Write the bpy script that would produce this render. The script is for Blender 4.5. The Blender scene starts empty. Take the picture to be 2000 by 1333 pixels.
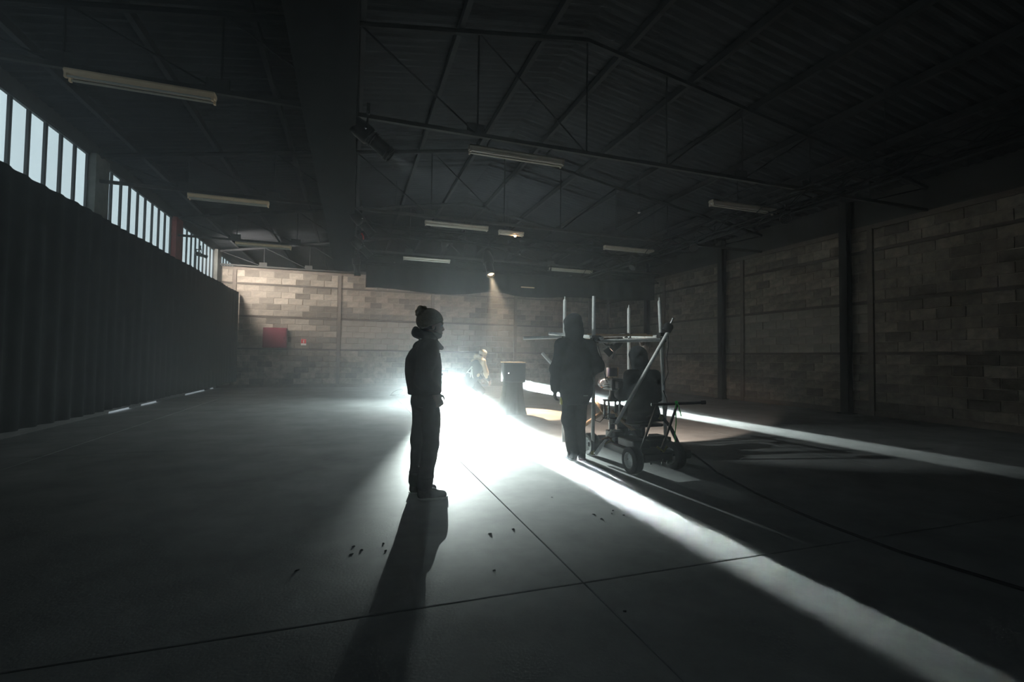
import bpy, math, random
import numpy as np
from mathutils import Vector, Matrix, noise as mnoise

random.seed(7)
S = bpy.context.scene
COL = S.collection

# ------------------------------------------------------------------ camera
CAM_Z, PITCH, YAW, ROLL, FPX = 1.33, .0342, .3252, -.0129, 924.8

def cam_axes():
    cy, sy = math.cos(YAW), math.sin(YAW)
    f = np.array([sy, cy, 0.]); r = np.array([cy, -sy, 0.]); u = np.array([0, 0, 1.])
    cp, sp = math.cos(PITCH), math.sin(PITCH)
    f, u = f * cp + u * sp, u * cp - f * sp
    c, s = math.cos(ROLL), math.sin(ROLL)
    r, u = r * c - u * s, u * c + r * s
    return r, u, f

_r, _u, _f = cam_axes()
cd = bpy.data.cameras.new('camera'); cam = bpy.data.objects.new('camera', cd); COL.objects.link(cam)
cd.sensor_width = 36.0; cd.lens = FPX / 2000 * 36.0; cd.clip_start = .05; cd.clip_end = 200
cam.matrix_world = Matrix(((_r[0], _u[0], -_f[0], 0), (_r[1], _u[1], -_f[1], 0), (_r[2], _u[2], -_f[2], CAM_Z), (0, 0, 0, 1)))
S.camera = cam

# ------------------------------------------------------------------ world, exposure, render look
W = bpy.data.worlds.new('world'); S.world = W; W.use_nodes = True
bgn = W.node_tree.nodes['Background']; bgn.inputs[0].default_value = (.78, .9, 1, 1); bgn.inputs[1].default_value = .9
S.view_settings.view_transform = 'Standard'; S.view_settings.look = 'None'
S.view_settings.exposure = 1.7; S.view_settings.gamma = 1.0; S.view_settings.use_curve_mapping = False
cy_ = S.cycles
cy_.use_denoising = True; cy_.use_adaptive_sampling = True; cy_.adaptive_threshold = .02; cy_.adaptive_min_samples = 28
cy_.max_bounces = 8; cy_.diffuse_bounces = 4; cy_.glossy_bounces = 3; cy_.volume_bounces = 4; cy_.transparent_max_bounces = 12
cy_.sample_clamp_indirect = 3.0; cy_.caustics_reflective = False; cy_.caustics_refractive = False

# light levels (the lamps themselves are made by their fixtures further down)
PANE_STRENGTH = .25         # daylight behind the frosted panes
BEAM1_W, BEAM2_W = 48., 54.
BULB = 3700.; FILL_W = 18000.; CORNER_FILL_W = 600.; RIG_FRONT_W = 90.; FRESNEL_W, WORK_W = 150., 125.
SPOT_WARM_W = 1500.
WALL_FILL_W = 112.
HAZE_DENSITY = .0145
FOG_DENSITY = .2

# ------------------------------------------------------------------ materials
def nd(nt, t, **kw):
    n = nt.nodes.new(t)
    for k, v in kw.items(): setattr(n, k, v)
    return n

def mat(name, col, rough=.7, metal=0., vary=0., vscale=8., bump=0., bscale=40., col2=None, rand=0., coord='Object', spec=.5, stretch=None, sheen=0., detail=6.):
    m = bpy.data.materials.new(name); m.use_nodes = True; nt = m.node_tree
    b = nt.nodes['Principled BSDF']
    b.inputs['Roughness'].default_value = rough; b.inputs['Metallic'].default_value = metal
    b.inputs['Specular IOR Level'].default_value = spec
    if sheen: b.inputs['Sheen Weight'].default_value = sheen
    b.inputs['Base Color'].default_value = (*col, 1)
    tc = nd(nt, 'ShaderNodeTexCoord'); src = tc.outputs[coord]
    if stretch:
        mp = nd(nt, 'ShaderNodeMapping'); mp.inputs['Scale'].default_value = stretch
        nt.links.new(src, mp.inputs[0]); src = mp.outputs[0]
    out = None
    if vary or col2:
        n = nd(nt, 'ShaderNodeTexNoise'); n.inputs['Scale'].default_value = vscale; n.inputs['Detail'].default_value = detail; n.inputs['Roughness'].default_value = .65
        nt.links.new(src, n.inputs['Vector'])
        rp = nd(nt, 'ShaderNodeMapRange'); rp.inputs[1].default_value = .3; rp.inputs[2].default_value = .7
        nt.links.new(n.outputs[0], rp.inputs[0])
        mx = nd(nt, 'ShaderNodeMix', data_type='RGBA')
        a = tuple(max(0, c * (1 - vary)) for c in col); c2 = col2 or tuple(c * (1 + vary) for c in col)
        mx.inputs[6].default_value = (*(a if not col2 else col), 1); mx.inputs[7].default_value = (*c2, 1)
        nt.links.new(rp.outputs[0], mx.inputs[0]); out = mx.outputs[2]
    if rand:
        oi = nd(nt, 'ShaderNodeObjectInfo'); ge = nd(nt, 'ShaderNodeNewGeometry')
        ad = nd(nt, 'ShaderNodeMath', operation='ADD'); fr = nd(nt, 'ShaderNodeMath', operation='FRACT')
        nt.links.new(oi.outputs['Random'], ad.inputs[0]); nt.links.new(ge.outputs['Random Per Island'], ad.inputs[1]); nt.links.new(ad.outputs[0], fr.inputs[0])
        r2 = nd(nt, 'ShaderNodeMapRange'); r2.inputs[3].default_value = 1 - rand; r2.inputs[4].default_value = 1 + rand
        nt.links.new(fr.outputs[0], r2.inputs[0])
        hs = nd(nt, 'ShaderNodeHueSaturation')
        nt.links.new(r2.outputs[0], hs.inputs['Value'])
        if out is not None: nt.links.new(out, hs.inputs['Color'])
        else: hs.inputs['Color'].default_value = (*col, 1)
        out = hs.outputs[0]
    if out is not None: nt.links.new(out, b.inputs['Base Color'])
    if bump:
        n2 = nd(nt, 'ShaderNodeTexNoise'); n2.inputs['Scale'].default_value = bscale; n2.inputs['Detail'].default_value = 5
        nt.links.new(src, n2.inputs['Vector'])
        bp = nd(nt, 'ShaderNodeBump'); bp.inputs['Strength'].default_value = bump; bp.inputs['Distance'].default_value = .02
        nt.links.new(n2.outputs[0], bp.inputs['Height']); nt.links.new(bp.outputs[0], b.inputs['Normal'])
    return m

def emat(name, col, strength, vary=0., sample=False):
    m = bpy.data.materials.new(name); m.use_nodes = True; nt = m.node_tree
    b = nt.nodes['Principled BSDF']; b.inputs['Base Color'].default_value = (*[min(c, .6) for c in col], 1); b.inputs['Roughness'].default_value = .5
    b.inputs['Emission Color'].default_value = (*col, 1); b.inputs['Emission Strength'].default_value = strength
    m.cycles.emission_sampling = 'FRONT' if sample else 'NONE'
    if vary:
        oi = nd(nt, 'ShaderNodeObjectInfo'); mr = nd(nt, 'ShaderNodeMapRange')
        mr.inputs[3].default_value = strength * (1 - vary); mr.inputs[4].default_value = strength * (1 + vary)
        nt.links.new(oi.outputs['Random'], mr.inputs[0]); nt.links.new(mr.outputs[0], b.inputs['Emission Strength'])
    return m

M = {}
M['floor'] = mat('floor_concrete', (.29, .30, .30), .7, vary=.3, vscale=1.3, bump=.08, bscale=60, spec=.3, coord='Object', detail=10)
M['subfloor'] = mat('floor_joint', (.02, .021, .022), .9)
M['brick'] = mat('concrete_block', (.22, .19, .16), .92, vary=.45, vscale=5, bump=.5, bscale=60, rand=.42, spec=.15)
M['brick_pale'] = mat('rendered_block', (.27, .245, .215), .92, vary=.25, vscale=3, bump=.35, bscale=50, rand=.16, spec=.15)
M['mortar'] = mat('mortar', (.36, .32, .28), .95, vary=.2, vscale=9, spec=.1)
M['post'] = mat('concrete_post', (.16, .135, .115), .9, vary=.25, vscale=6, spec=.15)
M['rail'] = mat('concrete_rail', (.10, .085, .075), .9, vary=.25, vscale=6, spec=.15)
M['wall_dark'] = mat('dark_plaster', (.045, .045, .045), .9, vary=.25, vscale=2, spec=.1)
M['pillar'] = mat('grey_pillar', (.13, .13, .12), .9, vary=.3, vscale=5, spec=.1)
M['pillar_red'] = mat('red_pillar', (.22, .055, .05), .85, vary=.3, vscale=5, spec=.1)
M['roof'] = mat('roof_sheet', (.027, .028, .031), .9, vary=.25, vscale=1.5, spec=.03)
M['steel'] = mat('painted_steel', (.045, .044, .042), .7, vary=.2, vscale=4, spec=.1)
M['steel_dark'] = mat('dark_steel', (.028, .028, .03), .8, vary=.2, vscale=4, spec=.06)
M['drape'] = mat('black_drape', (.012, .013, .014), .95, vary=.2, vscale=4, spec=.03)
M['mullion'] = mat('window_bar', (.035, .038, .04), .7)
M['pane'] = emat('frosted_pane', (.66, .85, .92), PANE_STRENGTH, .06, True)
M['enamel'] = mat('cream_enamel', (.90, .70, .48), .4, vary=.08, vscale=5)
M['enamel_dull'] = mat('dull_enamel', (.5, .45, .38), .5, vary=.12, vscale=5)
M['tube_glass'] = mat('unlit_tube', (.55, .53, .48), .25)
M['black_metal'] = mat('black_metal', (.018, .018, .019), .38, vary=.2, vscale=9, spec=.5)
M['chrome'] = mat('chrome', (.65, .66, .66), .22, metal=1.)
M['galv'] = mat('galvanised_tube', (.85, .87, .86), .4, metal=.1, vary=.15, vscale=14)
M['rubber'] = mat('rubber', (.028, .028, .03), .8, vary=.2, vscale=20, spec=.3)

# ------------------------------------------------------------------ mesh helpers
class MB:
    def __init__(s): s.v = []; s.f = []
    def add(s, vs, fs):
        o = len(s.v); s.v += [tuple(map(float, p)) for p in vs]; s.f += [tuple(i + o for i in f) for f in fs]; return s
    def box(s, lo, hi, mtx=None):
        (a, b, c), (d, e, g) = lo, hi
        vs = [(a, b, c), (d, b, c), (d, e, c), (a, e, c), (a, b, g), (d, b, g), (d, e, g), (a, e, g)]
        if mtx is not None: vs = [mtx @ Vector(p) for p in vs]
        return s.add(vs, [(3, 2, 1, 0), (4, 5, 6, 7), (0, 1, 5, 4), (1, 2, 6, 5), (2, 3, 7, 6), (3, 0, 4, 7)])
    def cbox(s, lo, hi, ch, mtx=None):
        # box with chamfered edges (all 12)
        (a, b, c), (d, e, g) = lo, hi; vs = []; idx = {}
        for i, x in enumerate((a, d)):
            for j, y in enumerate((b, e)):
                for k, z in enumerate((c, g)):
                    sx, sy, sz = (1 - 2 * i) * ch, (1 - 2 * j) * ch, (1 - 2 * k) * ch
                    for q, p in enumerate(((x, y + sy, z + sz), (x + sx, y, z + sz), (x + sx, y + sy, z))):
                        idx[i, j, k, q] = len(vs); vs.append(p)
        fs = []
        for i in (0, 1):
            q = [idx[i, j, k, 0] for j, k in ((0, 0), (1, 0), (1, 1), (0, 1))]; fs.append(q if i else q[::-1])
        for j in (0, 1):
            q = [idx[i, j, k, 1] for i, k in ((0, 0), (1, 0), (1, 1), (0, 1))]; fs.append(q[::-1] if j else q)
        for k in (0, 1):
            q = [idx[i, j, k, 2] for i, j in ((0, 0), (1, 0), (1, 1), (0, 1))]; fs.append(q if k else q[::-1])
        for i in (0, 1):
            for j in (0, 1): fs.append([idx[i, j, 0, 0], idx[i, j, 0, 1], idx[i, j, 1, 1], idx[i, j, 1, 0]])
        for i in (0, 1):
            for k in (0, 1): fs.append([idx[i, 0, k, 0], idx[i, 0, k, 2], idx[i, 1, k, 2], idx[i, 1, k, 0]])
        for j in (0, 1):
            for k in (0, 1): fs.append([idx[0, j, k, 1], idx[0, j, k, 2], idx[1, j, k, 2], idx[1, j, k, 1]])
        for i in (0, 1):
            for j in (0, 1):
                for k in (0, 1): fs.append([idx[i, j, k, 0], idx[i, j, k, 1], idx[i, j, k, 2]])
        if mtx is not None: vs = [mtx @ Vector(p) for p in vs]
        s.add(vs, fs); return s
    def tube(s, a, b, ra, rb=None, n=12, cap=True):
        a, b = Vector(a), Vector(b); rb = ra if rb is None else rb
        d = (b - a).normalized(); p = d.orthogonal().normalized(); q = d.cross(p)
        vs = []
        for c, r in ((a, ra), (b, rb)):
            for i in range(n):
                t = 2 * math.pi * i / n; vs.append(c + (p * math.cos(t) + q * math.sin(t)) * r)
        fs = [(i, (i + 1) % n, n + (i + 1) % n, n + i) for i in range(n)]
        if cap: fs += [tuple(range(n))[::-1], tuple(range(n, 2 * n))]
        return s.add(vs, fs)
    def path(s, pts, r, n=8, cap=True):
        pts = [Vector(p) for p in pts]; vs = []; m = len(pts)
        rs = r if isinstance(r, (list, tuple)) else [r] * m
        up = None
        for i, c in enumerate(pts):
            d = (pts[min(i + 1, m - 1)] - pts[max(i - 1, 0)]).normalized()
            if up is None: up = d.orthogonal().normalized()
            up = (up - d * up.dot(d)).normalized(); q = d.cross(up)
            for j in range(n):
                t = 2 * math.pi * j / n; vs.append(c + (up * math.cos(t) + q * math.sin(t)) * rs[i])
        fs = [(k * n + j, k * n + (j + 1) % n, (k + 1) * n + (j + 1) % n, (k + 1) * n + j) for k in range(m - 1) for j in range(n)]
        if cap: fs += [tuple(range(n))[::-1], tuple(range((m - 1) * n, m * n))]
        return s.add(vs, fs)
    def lathe(s, prof, org=(0, 0, 0), axis=(0, 0, 1), n=24, cap=True):
        o, d = Vector(org), Vector(axis).normalized(); p = d.orthogonal().normalized(); q = d.cross(p)
        vs = []
        for r, h in prof:
            for i in range(n):
                t = 2 * math.pi * i / n; vs.append(o + d * h + (p * math.cos(t) + q * math.sin(t)) * r)
        m = len(prof)
        fs = [(k * n + j, k * n + (j + 1) % n, (k + 1) * n + (j + 1) % n, (k + 1) * n + j) for k in range(m - 1) for j in range(n)]
        if cap: fs += [tuple(range(n))[::-1], tuple(range((m - 1) * n, m * n))]
        return s.add(vs, fs)
    def ball(s, c, r, n=12, m=8, sc=(1, 1, 1)):
        prof = []
        c = Vector(c); vs = [c + Vector((0, 0, r * sc[2]))]
        for i in range(1, m):
            t = math.pi * i / m
            for j in range(n):
                a = 2 * math.pi * j / n
                vs.append(c + Vector((r * sc[0] * math.sin(t) * math.cos(a), r * sc[1] * math.sin(t) * math.sin(a), r * sc[2] * math.cos(t))))
        vs.append(c - Vector((0, 0, r * sc[2])))
        fs = [(0, 1 + j, 1 + (j + 1) % n) for j in range(n)]
        for i in range(m - 2):
            for j in range(n):
                a = 1 + i * n + j; b = 1 + i * n + (j + 1) % n
                fs.append((a, a + n, b + n, b))
        e = len(vs) - 1; o = 1 + (m - 2) * n
        fs += [(o + j, e, o + (j + 1) % n) for j in range(n)]
        return s.add(vs, fs)
    def grid(s, fn, nu, nv):
        vs = [fn(i / nu, j / nv) for j in range(nv + 1) for i in range(nu + 1)]
        w = nu + 1
        return s.add(vs, [(j * w + i, j * w + i + 1, (j + 1) * w + i + 1, (j + 1) * w + i) for j in range(nv) for i in range(nu)])
    def mesh(s, name):
        me = bpy.data.meshes.new(name); me.from_pydata(s.v, [], s.f); me.update(); return me
    def build(s, name, m, parent=None, smooth=False, loc=None):
        return link(name, s.mesh(name), m, parent, smooth, loc)

def link(name, me, m, parent=None, smooth=False, loc=None):
    o = bpy.data.objects.new(name, me); COL.objects.link(o)
    if m is not None and not me.materials: me.materials.append(M[m] if isinstance(m, str) else m)
    if smooth:
        me.polygons.foreach_set('use_smooth', [True] * len(me.polygons))
        if smooth != 'all':
            try: me.set_sharp_from_angle(angle=math.radians(38))
            except Exception: pass
    if parent: o.parent = parent
    if loc is not None: o.location = loc
    return o

def tag(o, label=None, cat=None, group=None, kind=None):
    if label: o['label'] = label
    if cat: o['category'] = cat
    if group: o['group'] = group
    if kind: o['kind'] = kind
    return o

def empty(name, loc=(0, 0, 0), rz=0.):
    o = bpy.data.objects.new(name, None); COL.objects.link(o); o.location = loc; o.rotation_euler = (0, 0, rz); o.empty_display_size = .2
    return o

def rot_to(d, roll=0.):
    # matrix whose -Z axis points along d (lights, fixtures)
    return Vector(d).to_track_quat('-Z', 'Y').to_matrix().to_4x4()

def lamp(name, kind, loc, direction, power, col, parent=None, **kw):
    l = bpy.data.lights.new(name, kind); l.energy = power; l.color = col
    for k, v in kw.items(): setattr(l, k, v)
    o = bpy.data.objects.new(name, l); COL.objects.link(o)
    o.matrix_world = Matrix.Translation(loc) @ rot_to(direction)
    if parent:
        o.parent = parent; o.matrix_parent_inverse = Matrix.Identity(4)
        o.matrix_basis = Matrix.Translation(Vector(loc) - Vector(parent.location)) @ rot_to(direction)
    return o

# ------------------------------------------------------------------ the hall
XL, XR, YB, YF, YE = -4.95, 12.2, 20.98, -4.0, 29.0
ZT, ZA, ZB, ZC = 4.749, 4.10, 2.814, 1.534

# floor: slabs with open joints over a dark bed
fl = tag(MB().box((XL - .3, YF - .3, -.3), (XR + .3, YE + .3, -.03)).build('floor', 'subfloor'), 'grey concrete warehouse floor cast in large slabs', 'floor', kind='structure')
fx = [XL - .3, -3.67, 1.33, 6.33, 11.33, XR + .3]; fy = [YF - .3, 2.56, 7.6, 12.65, 17.7, 22.7, YE + .3]
for i in range(len(fx) - 1):
    for j in range(len(fy) - 1):
        g = .004 if j else .006
        gl, gr = .0035, .0035; gb = .006 if j == 1 else .003; gt = .006 if j == 0 else .003
        MB().cbox((fx[i] + gl, fy[j] + gb, -.1), (fx[i + 1] - gr, fy[j + 1] - gt, 0), .003).build('floor_slab', 'floor', fl)

# ceiling: corrugated roof sheets on both slopes
RX, RZ0, RZ1 = 3.62, 5.42, 6.9
def roof_side(xa, za, xb, zb):
    mb = MB(); n = 178 * 4
    ys = np.linspace(YF - .3, YE + .3, n + 1)
    vs = []
    for k, y in enumerate(ys):
        d = .014 * math.sin(2 * math.pi * (y / .1855))
        vs += [(xa, y, za + d), (xb, y, zb + d)]
    mb.add(vs, [(2 * k, 2 * k + 1, 2 * k + 3, 2 * k + 2) for k in range(n)])
    return mb
ce = tag(roof_side(XL - .3, RZ0, RX, RZ1).build('ceiling', 'roof'), 'dark corrugated sheet roof over the hall', 'ceiling', kind='structure')
roof_side(RX, RZ1, XR + .3, RZ0).build('roof_sheet', 'roof', ce)
for x in np.linspace(XL + .7, XR - .7, 12):
    z = RZ0 + (RZ1 - RZ0) * (1 - abs(x - RX) / (XR + .3 - RX)) - .13
    MB().box((x - .04, YF, z - .06), (x + .04, YE, z + .07)).build('purlin', 'steel_dark', ce)

# outer walls behind the camera and behind the partition
tag(MB().box((XL - .3, YF - .3, -.1), (XR + .3, YF, 7)).build('wall_front', 'wall_dark'), 'dark wall behind the viewer', 'wall', kind='structure')
tag(MB().box((XL - .3, YE, -.1), (XR + .3, YE + .3, 7)).build('wall_end', 'wall_dark'), 'dark far end wall behind the block partition', 'wall', kind='structure')

# block walls -------------------------------------------------------------
_brickmesh = {}
def brick_mesh(L, H, D):
    k = (round(L, 2), round(H, 3), D)
    if k not in _brickmesh:
        _brickmesh[k] = MB().cbox((-L / 2, -D / 2, -H / 2), (L / 2, D / 2, H / 2), .008).mesh('brick')
    return _brickmesh[k]

def block_wall(name, label, u0, u1, place, posts, depth_out, keep, rng):
    """u runs along the wall; place(u,w,z) -> world, w = distance in front of the wall face."""
    root = empty(name); tag(root, label, 'wall', kind='structure')
    def slab(nm, a, b, m, w0, w1):
        mb = MB(); lo = place(a[0], w0, a[1]); hi = place(b[0], w1, b[1])
        mb.box([min(p, q) for p, q in zip(lo, hi)], [max(p, q) for p, q in zip(lo, hi)]); return mb.build(nm, m, root)
    slab('mortar_bed', (u0, 0), (u1, ZT), 'mortar', -.25, -.012)
    for z, hh in ((ZA, .035), (ZB, .035), (ZC, .03)):
        slab('rail', (u0, z - hh), (u1, z + hh), 'rail', -.02, .018)
    slab('cap_beam', (u0, ZT - .12), (u1, ZT), 'post', -.25, .03)
    slab('skirting', (u0, 0), (u1, .13), 'post', -.02, .025)
    for p in posts: slab('post', (p - .065, 0), (p + .065, ZT - .1), 'post', -.02, .05)
    rows = []
    def courses(z0, z1, n): return [(z0 + (z1 - z0) * i / n, z0 + (z1 - z0) * (i + 1) / n) for i in range(n)]
    rows += [(a, b, 0) for a, b in courses(.13, ZC - .03, 6)]
    rows += [(a, b, 1) for a, b in courses(ZC + .03, ZB - .035, 5)]
    rows += [(a, b, 2) for a, b in courses(ZB + .035, ZA - .035, 5)]
    rows += [(a, b, 3) for a, b in courses(ZA + .035, ZT - .12, 2)]
    edges = [u0] + list(posts) + [u1]; cand = []
    for bi in range(len(edges) - 1):
        a, b = edges[bi] + .065, edges[bi + 1] - .065
        if b - a < .3: continue
        n = max(1, round((b - a) / .5)); L = (b - a) / n
        for ri, (z0, z1, band) in enumerate(rows):
            cuts = [a + L * i for i in range(n + 1)] if ri % 2 == 0 else [a] + [a + L * (i + .5) for i in range(n)] + [b]
            for c0, c1 in zip(cuts[:-1], cuts[1:]):
                cand.append(((c0 + c1) / 2, (z0 + z1) / 2, c1 - c0 - .014, z1 - z0 - .014, band, bi))
    cand.sort(key=keep)
    one = np.array(place(1, 0, 0)) - np.array(place(0, 0, 0)); ang = math.atan2(one[1], one[0])
    rest = {}
    for k, (u, z, L, H, band, bi) in enumerate(cand):
        w = rng.uniform(-.004, .006); pale = band == 1 and bi > 1
        m = 'brick_pale' if pale else 'brick'
        if k < 300:
            me = brick_mesh(L, H, .05 + (.0001 if pale else 0))
            o = link('brick', me, m, root); o.location = place(u, -.02 + w, z); o.rotation_euler = (rng.uniform(-.006, .006), 0, ang)
        else:
            mb = rest.setdefault(m, MB()); T = Matrix.Translation(place(u, -.02 + w, z)) @ Matrix.Rotation(ang, 4, 'Z')
            mb.cbox((-L / 2, -.025, -H / 2), (L / 2, .025, H / 2), .008, T)
    mbs = list(rest.items())
    if mbs:
        me = bpy.data.meshes.new('brick_courses'); vs = []; fs = []; mi = []
        for i, (m, mb) in enumerate(mbs):
            o = len(vs); vs += mb.v; fs += [tuple(q + o for q in f) for f in mb.f]; mi += [i] * len(mb.f); me.materials.append(M[m])
        me.from_pydata(vs, [], fs); me.polygons.foreach_set('material_index', mi); me.update()
        tag(link('brick_courses', me, None, root), kind='stuff')
    return root

rng = random.Random(3)
block_wall('wall_back', 'grey brown concrete block wall across the back of the hall', -4.94, XR,
           lambda u, w, z: (u, YB - w, z), [-4.42, -.55, 3.34, 7.22, 11.1], 1,
           lambda c: (0 if c[4] >= 2 and c[0] < 9 else 1 if c[4] == 1 and c[0] < 3.4 else 2, c[0]), rng)
block_wall('wall_right', 'dim concrete block wall along the right side', YF, YB,
           lambda u, w, z: (XR - w, u, z), [3.9, 8.26, 12.35, 16.5], 1,
           lambda c: (abs(c[0] - 12.2) + 1.4 * abs(c[1] - 1.3)), rng)
MB().box((XR - .03, YF, ZT), (XR + .25, YB, 5.9)).build('upper_cladding', 'wall_dark', bpy.data.objects['wall_right'])
tag(MB().box((XR, YB, -.1), (XR + .3, YE, 6)).build('wall_beyond', 'wall_dark'), 'dark side wall beyond the block partition', 'wall', kind='structure')
# steel stanchions standing in front of the right wall
for k, y in enumerate((4.45, 8.75, 13.05, 17.4)):
    st = empty('steel_column', (XR - .22, y, 0))
    tag(st, ['dark steel column on the right wall nearest the viewer', 'dark steel column on the right wall, second from the viewer', 'dark steel column standing against the right wall behind the push bar', 'dark steel column on the right wall nearest the back corner'][k], 'column', 'steel columns along the right wall')
    MB().box((-.09, -.1, .02), (-.075, .1, RZ0)).build('flange', 'steel_dark', st)
    MB().box((.075, -.1, .02), (.09, .1, RZ0)).build('flange', 'steel_dark', st)
    MB().box((-.075, -.006, .02), (.075, .006, RZ0)).build('web', 'steel_dark', st)
    MB().box((-.15, -.16, 0), (.15, .16, .02)).build('base_plate', 'steel', st)

# left wall: dark masonry to the sill, then bays of tall narrow panes between pillars
wl = tag(MB().box((XL - .25, YF - .3, .3), (XL, YE + .3, 3.6)).build('wall_left', 'wall_dark'), 'dark left side wall below the window band', 'wall', kind='structure')
MB().box((XL - .25, YF, 5.22), (XL, YE, 5.5)).build('lintel', 'wall_dark', wl)
MB().box((XL - .03, YF - .3, .038), (XL, YE + .3, .3)).build('kick_plate', 'wall_dark', wl)
for k in range(58):   # the foot of the wall leaves a broken gap to the daylit yard
    y = YF + k * .55
    if not (12.1 < y < 15.2 and k % 5 != 2) and not (17.0 < y < 20.3 and k % 6 != 1):
        MB().box((XL - .04, y, -.02), (XL + .004, y + .55, .055)).build('packing', 'wall_dark', wl)
tag(MB().box((XL - 4, 8, -.12), (XL - .3, 24, -.004)).build('yard', mat('pale_yard', (.5, .5, .48), .9)), 'pale paved yard outside the left wall', 'yard', kind='structure')
pill = [(-1.93, 'pillar'), (2.57, 'pillar'), (7.07, 'pillar'), (11.6, 'pillar'), (16.1, 'pillar_red'), (20.5, 'pillar'), (25.0, 'pillar')]
for y, m in pill:
    MB().box((XL - .22, y - .27, 3.6), (XL + .1, y + .27, 5.24)).build('pillar', m, wl)
for k in range(len(pill) - 1):
    y0, y1 = pill[k][0] + .27, pill[k + 1][0] - .27
    wn = empty(f'window_{k + 1}', (XL - .07, (y0 + y1) / 2, 3.6)); tag(wn, ['bay of tall frosted panes in the left wall behind the viewer', 'bay of tall frosted panes in the left wall beside the viewer', 'bay of tall frosted panes at the left edge, nearest the viewer', 'bay of tall frosted panes between the grey and the red pillar', 'bay of tall frosted panes between the red pillar and the back wall', 'bay of frosted panes showing just over the block wall'][k], 'window', kind='structure')
    hl = (y1 - y0) / 2; n = 9; L = 2 * hl / n
    pane = MB().box((-.006, -L / 2 + .03, .02), (.006, L / 2 - .03, 1.60)).mesh('pane')
    bar = MB().box((-.03, -.03, 0), (.045, .03, 1.62)).mesh('glazing_bar')
    pane.materials.append(M['mullion']); pane.materials.append(M['pane'])
    pane.polygons[3].material_index = 1   # the face turned to the hall glows, the edges do not
    for i in range(n):
        o = link('pane', pane, None, wn); o.location = (0, -hl + L * (i + .5), 0)
    for i in range(n + 1):
        o = link('glazing_bar', bar, 'mullion', wn); o.location = (0, -hl + L * i, 0)
    MB().box((-.05, -hl, 1.585), (.06, hl, 1.64)).build('head_rail', 'mullion', wn)
    MB().box((-.08, -hl, -.02), (.14, hl, .03)).build('sill', 'mullion', wn)

# roof trusses: bottom tie, gusset, diagonals, posts
def roof_truss(y, k, lab):
    t = empty('roof_truss', (0, y, 0)); tag(t, lab, 'roof truss', 'roof trusses across the hall')
    zb = 4.74
    slope = (RZ1 - RZ0) / (RX - XL + .3)
    top = lambda x: RZ0 + (RZ1 - RZ0) * (1 - abs(x - RX) / (XR + .3 - RX)) - .24
    xs = [XL + .1, -3.35, -1.7, 0, 1.75, RX, 5.2, 6.9, 8.6, 10.3, XR - .1]
    MB().box((XL + .1, -.03, zb - .03), (XR - .1, .03, zb + .03)).build('bottom_chord', 'steel', t)
    for a, b in ((XL + .1, RX), (RX, XR - .1)):
        MB().tube((a, 0, top(a)), (b, 0, top(b)), .05, n=6).build('top_chord', 'steel_dark', t)
    for i, x in enumerate(xs[1:-1]):
        MB().tube((x, 0, zb), (x, 0, top(x)), .014, n=6).build('vertical', 'steel_dark', t)
        px = xs[i] if x <= RX else xs[i + 2]
        MB().tube((x, 0, zb), (px, 0, top(px)), .014, n=6).build('diagonal', 'steel_dark', t)
    for x in (-3.35, -1.7, 1.75, 6.9, 8.6):
        MB().box((x - .17, -.012, zb - .02), (x + .1, .012, zb + .17)).build('gusset_plate', 'steel', t)
for k, (y, lab) in enumerate(((2.45, 'steel roof truss above the viewer'), (6.98, 'steel roof truss carrying the row of lamps nearest the viewer'), (11.5, 'steel roof truss carrying the middle row of lamps'), (16.0, 'steel roof truss carrying the row of lamps nearest the back wall'), (20.6, 'steel roof truss just above the back wall'))):
    roof_truss(y, k, lab)

# ------------------------------------------------------------------ black drapes
def drape(name, label, p0, p1, ztop, zbot, fold=.05, wave=.35, seed=0, hem=None, group='black stage drapes', thick=.012):
    p0, p1 = Vector(p0), Vector(p1); L = (p1 - p0).length; d = (p1 - p0) / L; nrm = Vector((-d.y, d.x, 0))
    nu = max(8, int(L / wave * 8)); nv = 8; r = random.Random(seed); ph = [r.uniform(0, 6.28) for _ in range(4)]
    def pt(u, v, off):
        s = u * L
        a = math.sin(2 * math.pi * s / wave + ph[0] + .8 * math.sin(s * .9 + ph[1])) * fold * (.45 + .55 * v) + math.sin(s * 2.3 + ph[2]) * fold * .5
        zb = zbot(u) if callable(zbot) else zbot
        zt = ztop(u) if callable(ztop) else ztop
        q = p0 + d * s + nrm * (a + off); return (q.x, q.y, zt + (zb - zt) * v)
    mb = MB().grid(lambda u, v: pt(u, v, 0), nu, nv)
    o = mb.build(name, 'drape', smooth='all')
    so = o.modifiers.new('solid', 'SOLIDIFY'); so.thickness = thick
    return tag(o, label, 'drape', group)

CX = -4.25
drape('black_curtain', 'long black curtain hanging in front of the left wall below the windows', (CX, YF + .1, 0), (CX, YB - .15, 0), 3.715, .26, .04, .38, 1)
# border legs round the lighting truss
def border_z(u):   # ragged lower hem of the back border
    x = .38 + u * 11.4
    return 3.60 + .03 * math.sin(x * 1.7) - .05 * math.exp(-((x - 3.2) / 1.6) ** 2) + .10 * math.exp(-((x - 4.9) / .7) ** 2) + .02 * max(0, x - 5.5)
drape('black_border', 'black fabric border hanging across the hall in front of the back wall', (.38, 16.6, 0), (11.78, 16.6, 0), 4.75, border_z, .03, .55, 2)
drape('black_border', 'short raised black border joining the corner of the lighting truss', (-.62, 16.62, 0), (.38, 16.62, 0), 4.75, 4.15, .02, .4, 3)
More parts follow.
